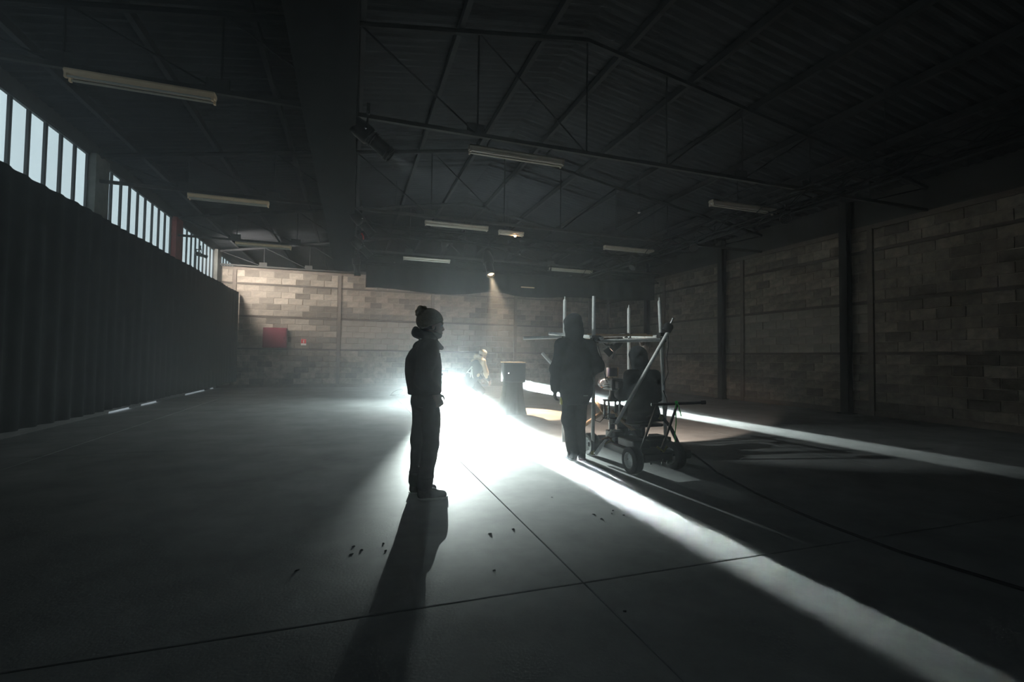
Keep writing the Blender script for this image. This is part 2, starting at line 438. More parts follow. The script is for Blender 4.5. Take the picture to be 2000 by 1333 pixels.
# the left truss is wrapped in black cloth: soffit, sides and a sagging seam
def wrap(u, v):
    y = 16.6 - u * 18.6; prof = [(-.02, 4.80), (-.01, 4.45), (-.02, 4.14), (-.2, 4.10), (-.42, 4.11), (-.60, 4.13), (-.61, 4.45), (-.60, 4.80)]
    x, z = prof[min(7, int(round(v * 7)))]; w = mnoise.noise(Vector((y * .9, v * 3, 1.7)))
    return (x + .015 * w, y, z + .02 * w)
o = MB().grid(wrap, 80, 7); o.add([wrap(0, k / 7) for k in range(8)], [tuple(range(8))])
tag(o.build('black_border', 'drape', smooth=True), 'black cloth wrapping the overhead truss that runs towards the viewer', 'drape', 'black stage drapes')

# lighting trusses (square section, ladder braced)
def truss(name, label, a, b, w=.29, r=.025):
    a, b = Vector(a), Vector(b); d = (b - a); L = d.length; d.normalize(); side = Vector((-d.y, d.x, 0)); up = Vector((0, 0, 1))
    t = empty(name, a); tag(t, label, 'truss', 'black lighting trusses'); Z = Vector((0, 0, 0))
    cs = [side * (w / 2) * i + up * (w / 2) * j for i, j in ((-1, -1), (1, -1), (1, 1), (-1, 1))]
    for c in cs: MB().tube(c, c + d * L, r, n=8).build('chord', 'drape', t)
    n = int(L / .5); mb = MB()
    for k in range(n):
        s0, s1 = L * k / n, L * (k + 1) / n
        for q in range(4):
            c0, c1 = cs[q], cs[(q + 1) % 4]
            if k % 2: c0, c1 = c1, c0
            mb.tube(c0 + d * s0, c1 + d * s1, .01, n=5, cap=False)
    mb.build('bracing', 'drape', t)
    for s in np.arange(1, L, 3.2):
        MB().tube(d * s + up * w / 2, d * s + up * 1.4, .006, n=5).build('hanging_wire', 'steel_dark', t)
    return t
truss('lighting_truss', 'black lighting truss above the left border', (-.31, -2, 4.52), (-.31, 16.45, 4.52))
truss('lighting_truss', 'black lighting truss above the back border', (-.1, 16.35, 4.55), (11.7, 16.35, 4.55))
truss('lighting_truss', 'black lighting truss carrying the round lamps on the right', (8.35, -2, 4.55), (8.35, 16.2, 4.55))
truss('lighting_truss', 'black lighting truss over the middle of the hall holding the lit spotlight', (.05, 13.2, 4.72), (8.2, 13.2, 4.72), .24)

# ------------------------------------------------------------------ fluorescent battens
def batten(x0, x1, y, z, m, label, tubes=2, ty=None):
    o = empty('fluorescent_batten', ((x0 + x1) / 2, y, z)); tag(o, label, 'lamp', 'unlit fluorescent battens'); h = (x1 - x0) / 2
    mb = MB(); prof = [(-.075, .045), (-.055, .075), (.055, .075), (.075, .045), (.045, .0), (-.045, .0)]
    vs = [(sx, py, pz) for sx in (-h, h) for py, pz in prof]; n = len(prof)
    mb.add(vs, [(i, (i + 1) % n, n + (i + 1) % n, n + i) for i in range(n)] + [tuple(range(n))[::-1], tuple(range(n, 2 * n))])
    mb.build('housing', m, o)
    for s in ((-1, 1) if tubes == 2 else (0,)):
        MB().tube((-h + .03, s * .05, -.022), (h - .03, s * .05, -.022), .014, n=10).build('tube', 'tube_glass', o, True)
        for e in (-1, 1):
            MB().box((e * (h - .02) - .012, s * .05 - .02, -.045), (e * (h - .02) + .012, s * .05 + .02, .01)).build('lamp_holder', m, o)
    for e in (-1, 1):
        MB().tube((e * (h - .3), 0, .07), (e * (h - .3), 0, .13), .008, n=6).build('hanger', 'steel', o)
    if ty is not None:
        for e in (-1, 1): MB().box((e * (h - .3) - .012, min(0, ty - y), .115), (e * (h - .3) + .012, max(0, ty - y), .135)).build('bracket', 'steel_dark', o)
    return o
BZ = 4.59
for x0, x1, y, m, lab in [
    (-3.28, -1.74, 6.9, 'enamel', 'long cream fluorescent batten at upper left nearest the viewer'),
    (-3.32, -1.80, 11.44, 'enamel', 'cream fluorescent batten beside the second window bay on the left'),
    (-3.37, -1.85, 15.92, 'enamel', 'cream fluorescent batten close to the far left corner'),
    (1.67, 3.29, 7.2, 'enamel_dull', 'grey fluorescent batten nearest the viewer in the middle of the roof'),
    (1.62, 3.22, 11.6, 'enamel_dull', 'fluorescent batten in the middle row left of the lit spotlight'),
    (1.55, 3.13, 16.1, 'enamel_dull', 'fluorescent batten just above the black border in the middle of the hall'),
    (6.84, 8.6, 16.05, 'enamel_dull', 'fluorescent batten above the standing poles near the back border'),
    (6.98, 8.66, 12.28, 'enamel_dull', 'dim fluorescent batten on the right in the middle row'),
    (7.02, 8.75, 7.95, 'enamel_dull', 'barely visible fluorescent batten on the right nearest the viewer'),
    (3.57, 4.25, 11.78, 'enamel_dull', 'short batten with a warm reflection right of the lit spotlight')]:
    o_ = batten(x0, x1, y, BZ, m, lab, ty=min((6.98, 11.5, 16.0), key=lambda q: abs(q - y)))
    if x0 == 3.57: MB().ball((.11, 0, -.05), .028, 10, 6).build('lit_bulb', emat('warm_bulb', (1, .62, .34), 14.), o_, 'all')  # glowing ball put in for the warm reflection on this batten

# ------------------------------------------------------------------ stage lanterns
def profile_spot(loc, aim, label, lit=None, scale=1., hang=4.42):
    """ellipsoidal spotlight: body, lens barrel with rings, yoke, clamp"""
    o = empty('profile_spotlight', loc); tag(o, label, 'spotlight', 'black stage spotlights'); d = Vector(aim).normalized()
    s = scale
    MB().lathe([(.03, -.27 * s), (.085 * s, -.26 * s), (.10 * s, -.2 * s), (.115 * s, -.12 * s), (.115 * s, .02 * s), (.1 * s, .04 * s)], (0, 0, 0), d, 20).build('lamp_housing', 'black_metal', o, True)
    b = MB().lathe([(.085 * s, .04 * s), (.085 * s, .30 * s), (.092 * s, .30 * s), (.092 * s, .36 * s), (.084 * s, .36 * s), (.08 * s, .33 * s)], (0, 0, 0), d, 20, cap=False).build('lens_barrel', 'black_metal', o, True)
    for h in (.07, .10, .31, .355):
        MB().lathe([(.098 * s, (h - .006) * s), (.104 * s, h * s), (.098 * s, (h + .006) * s)], (0, 0, 0), d, 20, cap=False).build('ring', 'steel', b, True)
    MB().lathe([(.08 * s, .30 * s), (.06 * s, .325 * s), (.02 * s, .335 * s)], (0, 0, 0), d, 20).build('lens', emat('lit_lens', lit[0], lit[1]) if lit else 'tube_glass', b, True)
    side = d.cross(Vector((0, 0, 1))).normalized(); top = Vector((0, 0, max(.2, hang - loc[2])))
    MB().path([side * .125 * s - d * .03, side * .135 * s + top * .55, side * .06 + top * .8, -side * .06 + top * .8, -side * .135 * s + top * .55, -side * .125 * s - d * .03], .009, 6).build('yoke', 'black_metal', o)
    MB().box((-.02, -.02, top.z * .78), (.02, .02, top.z + .06)).build('clamp', 'steel', o)
    MB().ball((side * .15 * s - d * .03), .018).build('knob', 'chrome', o, True)
    return o
# four on the inside of the left border
for (x, y, z), aim, lab in [((.12, 6.1, 4.08), (.8, -.02, -.62), 'black spotlight on the left truss nearest the viewer, aimed down to the right'),
                            ((.10, 10.0, 4.05), (.7, .25, -.7), 'second black spotlight along the left truss'),
                            ((.12, 12.3, 4.05), (.75, .3, -.65), 'third black spotlight along the left truss, by a red connector'),
                            ((.06, 14.4, 4.0), (.1, .1, -1), 'black spotlight at the far end of the left truss hanging straight down')]:
    ps = profile_spot((x, y, z), aim, lab)
    if y == 6.1: lamp('rig_light', 'SPOT', Vector((x, y, z)) + Vector(aim).normalized() * .37, (3.45, -.25, -2.0), RIG_FRONT_W, (.9, 1, .97), ps, spot_size=math.radians(30), spot_blend=.6, shadow_soft_size=.05)
MB().path([(.15, 12.2, 4.35), (.19, 12.2, 4.28), (.2, 12.2, 4.2)], .02, 8).build('connector', mat('red_plastic', (.55, .03, .03), .4))
tag(bpy.data.objects['connector'], 'small red cable connector hanging from the left truss', 'connector')
# the lit warm spotlight over the monitor
SP = Vector((3.66, 13.08, 4.06)); SA = Vector((3.85, 10.75, 0)) - SP
spt = profile_spot(SP, SA, 'lit black spotlight throwing a warm beam down onto the draped monitor', lit=((1, .72, .42), .7), scale=1.35, hang=4.6)
lamp('spot_light', 'SPOT', SP + SA.normalized() * .53, SA, SPOT_WARM_W, (1, .74, .48), spt, spot_size=math.radians(31), spot_blend=.25, shadow_soft_size=.05)
# unseen wash lanterns added behind the back border to brighten the block wall
for x, lab in ((1.3, 'left'), (4.6, 'middle'), (7.9, 'right')):
    w1 = profile_spot((x, 17.0, 4.42), (0, 3.5, -1.6), f'small dark wash lantern hidden behind the back border, {lab} one of three', scale=.8, hang=4.5)
    MB().box((-.015, -.62, .06), (.015, .02, .09)).build('outrigger', 'black_metal', w1)
    lamp('wash_light', 'SPOT', (x, 17.3, 4.28), (-.35, 3.6, -.9), WALL_FILL_W * (.5 if x < 4 else .42 if x < 7 else .22), (1, .82, .66), w1, spot_size=math.radians(120), spot_blend=1., shadow_soft_size=.1)
w0 = profile_spot((-4.80, 17.9, 4.56), (2.6, 2.2, -.6), 'small dark lantern bracketed to the window sill near the back left corner', scale=.6, hang=4.8)  # lantern added to light the upper back wall beside the windows
MB().box((-.13, -.015, -.95), (-.1, .015, .18)).box((-.13, -.015, .15), (.02, .015, .18)).build('bracket', 'black_metal', w0)
lamp('window_wash', 'SPOT', (-4.66, 18.02, 4.53), (1.7, 2.7, .15), CORNER_FILL_W, (1, .95, .87), w0, spot_size=math.radians(100), spot_blend=1., shadow_soft_size=.22)
def led_par(loc, aim, label):
    o = empty('led_par', loc); tag(o, label, 'par lamp', 'round lamps on the right truss'); d = Vector(aim).normalized()
    MB().lathe([(.05, -.12), (.09, -.1), (.105, -.02), (.105, .06), (.10, .06), (.097, .02)], (0, 0, 0), d, 20, cap=False).build('can', 'black_metal', o, True)
    f = MB().lathe([(.098, .018), (.0, .02)], (0, 0, 0), d, 20, cap=False).build('face_plate', 'black_metal', o)
    p = d.orthogonal().normalized(); q = d.cross(p)
    for n_, rr in ((1, 0), (6, .035), (12, .072)):
        for i in range(n_):
            a = 2 * math.pi * i / n_; c = d * .026 + (p * math.cos(a) + q * math.sin(a)) * rr
            MB().ball(c, .010, 6, 4).build('led_lens', 'chrome', f)
    MB().path([p * .11, p * .11 + Vector((0, 0, .2)), -p * .11 + Vector((0, 0, .2)), -p * .11], .008, 6).build('yoke', 'black_metal', o)
    MB().box((-.015, -.015, .18), (.015, .015, .3)).build('clamp', 'steel_dark', o)
led_par((8.205, 7.2, 4.18), (-.6, -.9, -.5), 'round lamp with a face of small lenses on the right truss nearest the viewer')
led_par((8.205, 9.9, 4.18), (-.6, -.9, -.5), 'round lamp with a face of small lenses in the middle of the right truss')
led_par((8.205, 12.7, 4.18), (-.8, -.5, -.7), 'dim round lamp on the right truss farthest from the viewer')
def pendant(loc, label, top=.55):
    o = empty('hanging_hook', loc); tag(o, label, 'hook', 'hooks hanging from the roof')
    MB().tube((0, 0, .08), (0, 0, top), .005, n=6).build('rod', 'chrome', o)
    MB().lathe([(.0, -.03), (.035, -.01), (.04, .02), (.025, .06), (.01, .09)], n=12).build('bell', 'chrome', o, True)
pendant((5.17, 7.78, 4.15), 'shiny hook hanging above the dolly poles', 2.45)
pendant((4.62, 13.1, 4.38), 'shiny hook beside the lit spotlight')
cl = empty('beam_clamp', (6.78, 16.0, 4.62)); tag(cl, 'bright metal clamp at the end of the batten by the back border', 'clamp')
MB().box((-.1, -.03, -.1), (-.06, .03, .14)).build('jaw', 'chrome', cl); MB().box((.06, -.03, -.1), (.1, .03, .1)).build('jaw', 'chrome', cl); MB().tube((-.08, 0, .1), (.08, 0, .1), .02, n=8).build('screw', 'chrome', cl); MB().tube((-.08, 0, -.08), (.08, 0, -.08), .02, n=8).build('screw', 'chrome', cl)
wl_ = MB().box((5.9, 16.48, 3.93), (6.42, 16.54, 3.96)).build('light_bar', 'enamel'); tag(wl_, 'short pale strip light low on the back border in the warm beam', 'lamp')

# ------------------------------------------------------------------ wall furniture
hb = empty('hose_cabinet', (-2.92, YB - .02, 1.98)); tag(hb, 'dark red fire hose cabinet on the back wall at the left', 'cabinet')
MB().cbox((-.43, -.2, -.4), (.43, 0, .4), .02).build('body', mat('red_paint', (.17, .014, .032), .5, vary=.1), hb)
MB().cbox((-.40, -.215, -.37), (.40, -.198, .37), .006).build('door', bpy.data.materials['red_paint'], hb)
MB().box((.33, -.225, -.04), (.36, -.21, .04)).build('latch', 'steel', hb)
fs = empty('fire_sign', (-1.88, YB - .035, 1.83)); tag(fs, 'small red and white fire extinguisher sign on the back wall', 'sign')
MB().box((-.1, -.006, -.13), (.1, .006, .13)).build('plate', mat('white_print', (.75, .73, .7), .5), fs)
MB().box((-.095, -.010, -.05), (.095, -.004, .125)).build('red_field', mat('red_print', (.6, .05, .05), .5), fs)
MB().box((-.02, -.013, -.03), (.02, -.008, .06)).tube((0, -.0105, .06), (0, -.0105, .09), .008, n=6).box((.0, -.013, .082), (.05, -.008, .092)).build('extinguisher_symbol', bpy.data.materials['white_print'], fs)

# ------------------------------------------------------------------ floor lamps that throw the two low beams
def beam_lamp(name, loc, w, h, tilt, power, spread, label, aim=(0, -1)):
    o = empty(name, loc); tag(o, label, 'floor lamp', 'low beam lamps on the floor')
    d = Vector((aim[0], aim[1], -math.tan(math.radians(tilt)))).normalized()
    rz = math.atan2(-aim[0], aim[1]) + math.pi
    T = Matrix.Rotation(math.atan2(d.x, -d.y), 4, 'Z') @ Matrix.Rotation(math.radians(tilt), 4, 'X')
    mb = MB()
    mb.box((-w / 2 - .04, 0, -h / 2 - .03), (w / 2 + .04, .2, h / 2 + .03), T).build('housing', 'black_metal', o)
    for sgn in (-1, 1):
        MB().box((sgn * (w / 2 + .03) - .012, -.09, -h / 2 - .03), (sgn * (w / 2 + .03) + .012, 0, h / 2 + .03), T).build('barn_door', 'black_metal', o)
        MB().box((sgn * (w / 2 + .06) - .015, .05, -loc[2] + .01), (sgn * (w / 2 + .06) + .015, .11, .03)).build('stand_leg', 'black_metal', o)
        MB().box((sgn * (w / 2 + .06) - .03, -.12, -loc[2]), (sgn * (w / 2 + .06) + .03, .28, -loc[2] + .02)).build('foot', 'black_metal', o)
    MB().box((-w / 2, -.006, -h / 2), (w / 2, 0, h / 2), T).build('lens', emat('beam_lens', (.86, 1, .95), 6.), o)
    l = bpy.data.lights.new('beam', 'AREA'); l.shape = 'RECTANGLE'; l.size = w; l.size_y = h; l.energy = power; l.color = (.86, 1, .98); l.spread = math.radians(spread)
    lo = bpy.data.objects.new('beam', l); COL.objects.link(lo); lo.parent = o; lo.matrix_basis = Matrix.Translation(d * .012) @ rot_to(d)
    return o
L1 = Vector((2.62, 13.75, .24))
b1 = beam_lamp('beam_lamp', L1, .56, .30, 2.3, BEAM1_W, 1.4, 'bright low floor lamp behind the person in the bobble hat, throwing the near beam')
# open bulb standing on the housing: the glare behind the man's hip
MB().tube((0, .08, .17), (0, .08, .24), .03, n=12).build('bulb_socket', 'black_metal', b1)
MB().ball((0, .08, .29), .06, 8, 5).build('bulb', emat('bulb_glow', (.84, 1, .99), BULB, 0., True), b1, 'all')
MB().lathe([(.30, .355), (.28, .375), (.06, .40), (.05, .395), (.27, .365), (.29, .35)], (.04, .1, 0), (0, 0, 1), 28, cap=False).build('shade', 'black_metal', b1, True)
MB().box((.14, -.30, .17), (.152, .26, .40)).build('side_flag', 'black_metal', b1)  # unseen plates added to keep the bulb's light off the side and back
MB().box((-.34, .26, .17), (.152, .272, .40)).build('back_flag', 'black_metal', b1)
for sx in (-.2, .2): MB().tube((sx, .18, .16), (sx * .9, .14, .37), .006, n=6).build('shade_bracket', 'black_metal', b1)
fhd = Vector((-.45, -8.8, -.9)).normalized(); fhp = Vector((-.20, .1, .50))
MB().lathe([(.03, -.14), (.075, -.12), (.085, -.02), (.085, .05), (.078, .05), (.07, .0)], fhp, fhd, 20, cap=False).build('flood_head', 'black_metal', b1, True)  # second head added out of sight to light the floor around the beam
MB().lathe([(.07, .0), (.001, .01)], fhp, fhd, 20, cap=False).build('flood_lens', emat('flood_lens', (.86, 1, .95), 30.), b1)
MB().tube((-.2, .12, .16), (-.2, .12, .44), .012, n=8).build('flood_stem', 'black_metal', b1)
lamp('flood', 'SPOT', L1 + fhp + fhd * .06, fhd, FILL_W, (.85, 1, .98), b1, spot_size=math.radians(25), spot_blend=1., shadow_soft_size=.005)
MB().box((fhp.x - .25, fhp.y - .412, fhp.z - .006 - .027), (fhp.x + .2, fhp.y - .406, fhp.z + .2)).build('top_flag', 'black_metal', b1)  # unseen plate added to cut the upper part of that head's light
b2 = beam_lamp('beam_lamp', Vector((7.0, 20.4, .21)), .8, .26, 1.7, BEAM2_W, 1.4, 'low floor lamp at the foot of the back wall, throwing the far beam', (.045, -1))

# ------------------------------------------------------------------ haze
def vol_mat(name, density, aniso=.35, fog=None):
    m = bpy.data.materials.new(name); m.use_nodes = True; nt = m.node_tree; nt.nodes.clear()
    out = nd(nt, 'ShaderNodeOutputMaterial'); v = nd(nt, 'ShaderNodeVolumeScatter')
    v.inputs['Color'].default_value = (.91, .96, 1, 1); v.inputs['Density'].default_value = density; v.inputs['Anisotropy'].default_value = aniso
    nt.links.new(v.outputs[0], out.inputs['Volume'])
    if fog:
        tc = nd(nt, 'ShaderNodeTexCoord')
        gr = nd(nt, 'ShaderNodeTexGradient', gradient_type='SPHERICAL'); nt.links.new(tc.outputs['Object'], gr.inputs[0])
        mp = nd(nt, 'ShaderNodeMapping'); mp.inputs['Scale'].default_value = fog; nt.links.new(tc.outputs['Object'], mp.inputs[0])
        n = nd(nt, 'ShaderNodeTexNoise'); n.inputs['Scale'].default_value = 1.; n.inputs['Detail'].default_value = 3; nt.links.new(mp.outputs[0], n.inputs['Vector'])
        r = nd(nt, 'ShaderNodeMapRange'); r.inputs[1].default_value = .25; r.inputs[2].default_value = .75; r.inputs[3].default_value = .45; r.inputs[4].default_value = 1.3
        nt.links.new(n.outputs[0], r.inputs[0])
        p = nd(nt, 'ShaderNodeMath', operation='POWER'); p.inputs[1].default_value = 2.6; nt.links.new(gr.outputs[0], p.inputs[0])
        a = nd(nt, 'ShaderNodeMath', operation='MULTIPLY'); nt.links.new(p.outputs[0], a.inputs[0]); nt.links.new(r.outputs[0], a.inputs[1])
        b = nd(nt, 'ShaderNodeMath', operation='MULTIPLY'); nt.links.new(a.outputs[0], b.inputs[0]); b.inputs[1].default_value = density
        nt.links.new(b.outputs[0], v.inputs['Density'])
    return m
hz = MB().box((XL + .02, YF + .05, .004), (XR - .06, YB - .06, 4.6)).build('haze', vol_mat('haze', HAZE_DENSITY, .75)); tag(hz, 'thin even smoke haze filling the whole hall', 'haze', kind='stuff')
fg = MB().ball((0, 0, 0), 1., 24, 14).build('fog_bank', vol_mat('fog', FOG_DENSITY, .5, (3, 4, 1.5))); tag(fg, 'dense low bank of stage smoke around the lit floor lamp', 'smoke', kind='stuff')
fg.location = (1.95, 11.3, .3); fg.scale = (3.0, 4.8, 1.15)

# ------------------------------------------------------------------ implicit surfaces (people, clothes, cloth lumps)
class Field:
    def __init__(s, lo, hi, h):
        s.lo = np.array(lo, float); s.h = h
        s.n = np.maximum(4, np.ceil((np.array(hi) - s.lo) / h).astype(int) + 1)
        s.F = np.full(s.n, 9., np.float32)
        s.ax = [(s.lo[i] + np.arange(s.n[i]) * h).astype(np.float32) for i in range(3)]
    def _sub(s, lo, hi):
        a = np.clip(np.floor((np.array(lo) - s.lo) / s.h).astype(int), 0, s.n); b = np.clip(np.ceil((np.array(hi) - s.lo) / s.h).astype(int) + 1, 0, s.n)
        sl = tuple(slice(a[i], b[i]) for i in range(3))
        X, Y, Z = np.meshgrid(s.ax[0][sl[0]], s.ax[1][sl[1]], s.ax[2][sl[2]], indexing='ij')
        return sl, X, Y, Z
    def _mix(s, sl, d, k, op):
        f = s.F[sl]
        if op == 'add':
            if k > 0:
                h = np.maximum(k - np.abs(f - d), 0) / k; s.F[sl] = np.minimum(f, d) - h * h * k * .25
            else: s.F[sl] = np.minimum(f, d)
        elif op == 'cut':
            d = -d
            if k > 0:
                h = np.maximum(k - np.abs(f - d), 0) / k; s.F[sl] = np.maximum(f, d) + h * h * k * .25
            else: s.F[sl] = np.maximum(f, d)
    def cone(s, a, b, ra, rb=None, k=.03, op='add', flat=None):
        a, b = np.array(a, float), np.array(b, float); rb = ra if rb is None else rb; m = max(ra, rb) * (1.6 if flat else 1) + k + .03
        sl, X, Y, Z = s._sub(np.minimum(a, b) - m, np.maximum(a, b) + m)
        if X.size == 0: return s
        d = b - a; L2 = max(d @ d, 1e-9)
        px, py, pz = X - a[0], Y - a[1], Z - a[2]
        t = np.clip((px * d[0] + py * d[1] + pz * d[2]) / L2, 0, 1)
        qx, qy, qz = px - t * d[0], py - t * d[1], pz - t * d[2]
        if flat is not None:   # (axis vector, factor): widen along axis
            ax_, fac = np.array(flat[0], float), flat[1]; ax_ /= np.linalg.norm(ax_)
            w = qx * ax_[0] + qy * ax_[1] + qz * ax_[2]; e = w * (1 / fac - 1)
            qx, qy, qz = qx + e * ax_[0], qy + e * ax_[1], qz + e * ax_[2]
        s._mix(sl, np.sqrt(qx * qx + qy * qy + qz * qz) - (ra + (rb - ra) * t), k, op); return s
    def chain(s, pts, rs, k=.03, **kw):
        for i in range(len(pts) - 1): s.cone(pts[i], pts[i + 1], rs[i], rs[i + 1], k, **kw)
        return s
    def ell(s, c, r, k=.03, R=None, op='add'):
        c, r = np.array(c, float), np.array(r, float); m = r.max() + k + .03
        sl, X, Y, Z = s._sub(c - m, c + m)
        if X.size == 0: return s
        x, y, z = X - c[0], Y - c[1], Z - c[2]
        if R is not None:
            R = np.array(R, float); x, y, z = (R[0, 0] * x + R[1, 0] * y + R[2, 0] * z, R[0, 1] * x + R[1, 1] * y + R[2, 1] * z, R[0, 2] * x + R[1, 2] * y + R[2, 2] * z)
        k0 = np.sqrt((x / r[0]) ** 2 + (y / r[1]) ** 2 + (z / r[2]) ** 2); k1 = np.sqrt((x / r[0] ** 2) ** 2 + (y / r[1] ** 2) ** 2 + (z / r[2] ** 2) ** 2)
        s._mix(sl, k0 * (k0 - 1) / np.maximum(k1, 1e-6), k, op); return s
    def plane(s, p, n, k=.01):   # cut away the side n points to
        X, Y, Z = np.meshgrid(*s.ax, indexing='ij'); n = np.array(n, float); n /= np.linalg.norm(n)
        d = -((X - p[0]) * n[0] + (Y - p[1]) * n[1] + (Z - p[2]) * n[2]); s._mix((slice(None),) * 3, d, k, 'cut'); return s
    def wrinkle(s, amp, f=(20, 26, 34), seed=0, zr=None):
        X, Y, Z = np.meshgrid(*s.ax, indexing='ij'); r = np.random.RandomState(seed); w = 0
        for i in range(4):
            d = r.normal(size=3) * np.array([.7, .7, 1.]); d /= np.linalg.norm(d); fr = f[i % 3] * r.uniform(.7, 1.3)
            w = w + np.sin(fr * (d[0] * X + d[1] * Y + d[2] * Z) + r.uniform(0, 6) + 1.3 * np.sin(7 * Z + 5 * X + i))
        w = w * amp / 2.
        if zr: w = w * np.clip((Z - zr[0]) / (zr[1] - zr[0]), 0, 1)
        s.F += w.astype(np.float32); return s
    def mesh(s, name):
        V = s.F; nx, ny, nz = V.shape; P = V < 0
        c = [P[i:nx - 1 + i, j:ny - 1 + j, k:nz - 1 + k] for i in (0, 1) for j in (0, 1) for k in (0, 1)]
        cnt = sum(a.astype(np.int8) for a in c); act = (cnt > 0) & (cnt < 8)
        idx = np.full(act.shape, -1, np.int64); ijk = np.argwhere(act); idx[act] = np.arange(len(ijk))
        acc = np.zeros((len(ijk), 3)); num = np.zeros(len(ijk))
        I, J, K = ijk.T
        cor = [(i, j, k) for i in (0, 1) for j in (0, 1) for k in (0, 1)]
        for a in range(8):
            for b in range(a + 1, 8):
                ca, cb = np.array(cor[a]), np.array(cor[b])
                if np.abs(ca - cb).sum() != 1: continue
                va = V[I + ca[0], J + ca[1], K + ca[2]]; vb = V[I + cb[0], J + cb[1], K + cb[2]]; m = (va < 0) != (vb < 0)
                t = va[m] / (va[m] - vb[m]); acc[m] += ca + t[:, None] * (cb - ca); num[m] += 1
        pos = (ijk + acc / num[:, None]) * s.h + s.lo
        quads = []
        for axis in range(3):
            sh = [slice(None)] * 3; sa = sh.copy(); sb = sh.copy(); sa[axis] = slice(0, -1); sb[axis] = slice(1, None)
            A, B = P[tuple(sa)], P[tuple(sb)]; e = np.argwhere(A != B)
            u, v = [(1, 2), (2, 0), (0, 1)][axis]
            e = e[(e[:, u] > 0) & (e[:, v] > 0) & (e[:, u] < V.shape[u] - 1) & (e[:, v] < V.shape[v] - 1)]
            flip = ~A[tuple(e.T)]
            def cell(du, dv):
                q = e.copy(); q[:, u] -= du; q[:, v] -= dv; return idx[tuple(q.T)]
            q = np.stack([cell(1, 1), cell(0, 1), cell(0, 0), cell(1, 0)], 1); q[flip] = q[flip][:, ::-1]; quads.append(q)
        q = np.concatenate(quads); q = q[(q >= 0).all(1)]
        me = bpy.data.meshes.new(name); me.from_pydata(pos.tolist(), [], q.tolist()); me.update(); return me

def rot3(fwd, up=(0, 0, 1)):
    f = np.array(fwd, float); f /= np.linalg.norm(f); u = np.array(up, float); u -= f * (u @ f); u /= np.linalg.norm(u)
    return np.stack([f, np.cross(u, f), u], 1)   # columns: forward, left, up

M['skin'] = mat('skin', (.22, .14, .105), .55, vary=.08, vscale=20)
M['jacket_black'] = mat('black_jacket', (.032, .036, .04), .85, vary=.2, vscale=14, spec=.12)
M['trouser_black'] = mat('black_trousers', (.034, .038, .042), .85, vary=.2, vscale=14, spec=.12)
M['beanie'] = mat('khaki_knit', (.15, .125, .075), .95, vary=.25, vscale=60, bump=.4, bscale=150, spec=.1)
M['scarf'] = mat('grey_scarf', (.07, .075, .08), .95, vary=.2, vscale=30, spec=.1)
M['shoe_grey'] = mat('grey_canvas', (.075, .075, .075), .9, vary=.15, vscale=40, spec=.1)
M['sole_white'] = mat('pale_sole', (.34, .34, .33), .7, vary=.1, vscale=30)
M['hair_dark'] = mat('dark_hair', (.02, .015, .01), .7)
M['beige'] = mat('beige_cotton', (.46, .37, .25), .9, vary=.12, vscale=18, spec=.1)
M['glove'] = mat('dark_glove', (.02, .02, .02), .8)

def head_field(F, c, R, s=1.):
    """face, skull, ears, neck stump; c = head centre, R columns fwd/left/up"""
    P = lambda x, y, z: np.array(c) + R @ (np.array([x, y, z]) * s)
    F.ell(P(-.012, 0, .03), np.array([.098, .077, .092]) * s, .02, R); F.ell(P(.035, 0, -.035), np.array([.062, .058, .075]) * s, .04, R)
    F.ell(P(.062, 0, -.098), np.array([.028, .028, .02]) * s, .03, R)                   # chin
    F.cone(P(-.03, 0, -.05), P(-.05, 0, -.16), .056 * s, .06 * s, .03)                  # neck
    F.cone(P(.085, 0, .012), P(.106, 0, -.026), .009 * s, .013 * s, .012)                # nose
    F.ell(P(.095, 0, -.031), np.array([.014, .018, .009]) * s, .01, R)
    F.cone(P(.082, .03, .022), P(.082, -.03, .022), .013 * s, k=.018)                   # brow
    F.ell(P(.092, 0, -.062), np.array([.010, .024, .007]) * s, .008, R); F.ell(P(.089, 0, -.073), np.array([.010, .02, .007]) * s, .008, R)
    for y in (-1, 1):
        F.ell(P(.088, .033 * y, .006), np.array([.014, .016, .011]) * s, .004, R, op='cut')
        F.ell(P(-.005, .077 * y, -.012), np.array([.02, .009, .032]) * s, .008, R)

def hand_field(F, wrist, fwd, palm_n, curl=.5, s=1., thumb=1):
    """palm plus five bent fingers; fwd = finger direction, palm_n = direction the palm faces, thumb = side sign"""
    f = np.array(fwd, float); f /= np.linalg.norm(f); n = np.array(palm_n, float); n -= f * (n @ f); n /= np.linalg.norm(n); sd = np.cross(n, f) * thumb
    w = np.array(wrist, float)
    F.cone(w, w + f * .03, .027 * s, .028 * s, .02, flat=(sd, 1.2)); F.cone(w + f * .03, w + f * .085 * s, .022 * s, .02 * s, .02, flat=(sd, 1.75))
    for i, (o, L) in enumerate(((.033, .072), (.012, .082), (-.010, .076), (-.031, .060))):
        p = w + f * .092 * s + sd * o * s; a = curl * .55; d = f
        for j, (fr, r) in enumerate(((.45, .0095), (.31, .0088), (.24, .008))):
            d = f * math.cos(a) + n * math.sin(a); q = p + d * L * fr * s; F.cone(p, q, r * s, r * .95 * s, .006); p = q; a += curl * .75
    p = w + f * .028 * s + sd * .028 * s
    for L, r, d in ((.04, .013, f * .6 + sd * .75 + n * .3), (.032, .0105, f * .85 + sd * .35 + n * .45), (.026, .0095, f * .9 + sd * .05 + n * .5)):
        d = d / np.linalg.norm(d); q = p + d * L * s; F.cone(p, q, r * s, r * .93 * s, .008); p = q

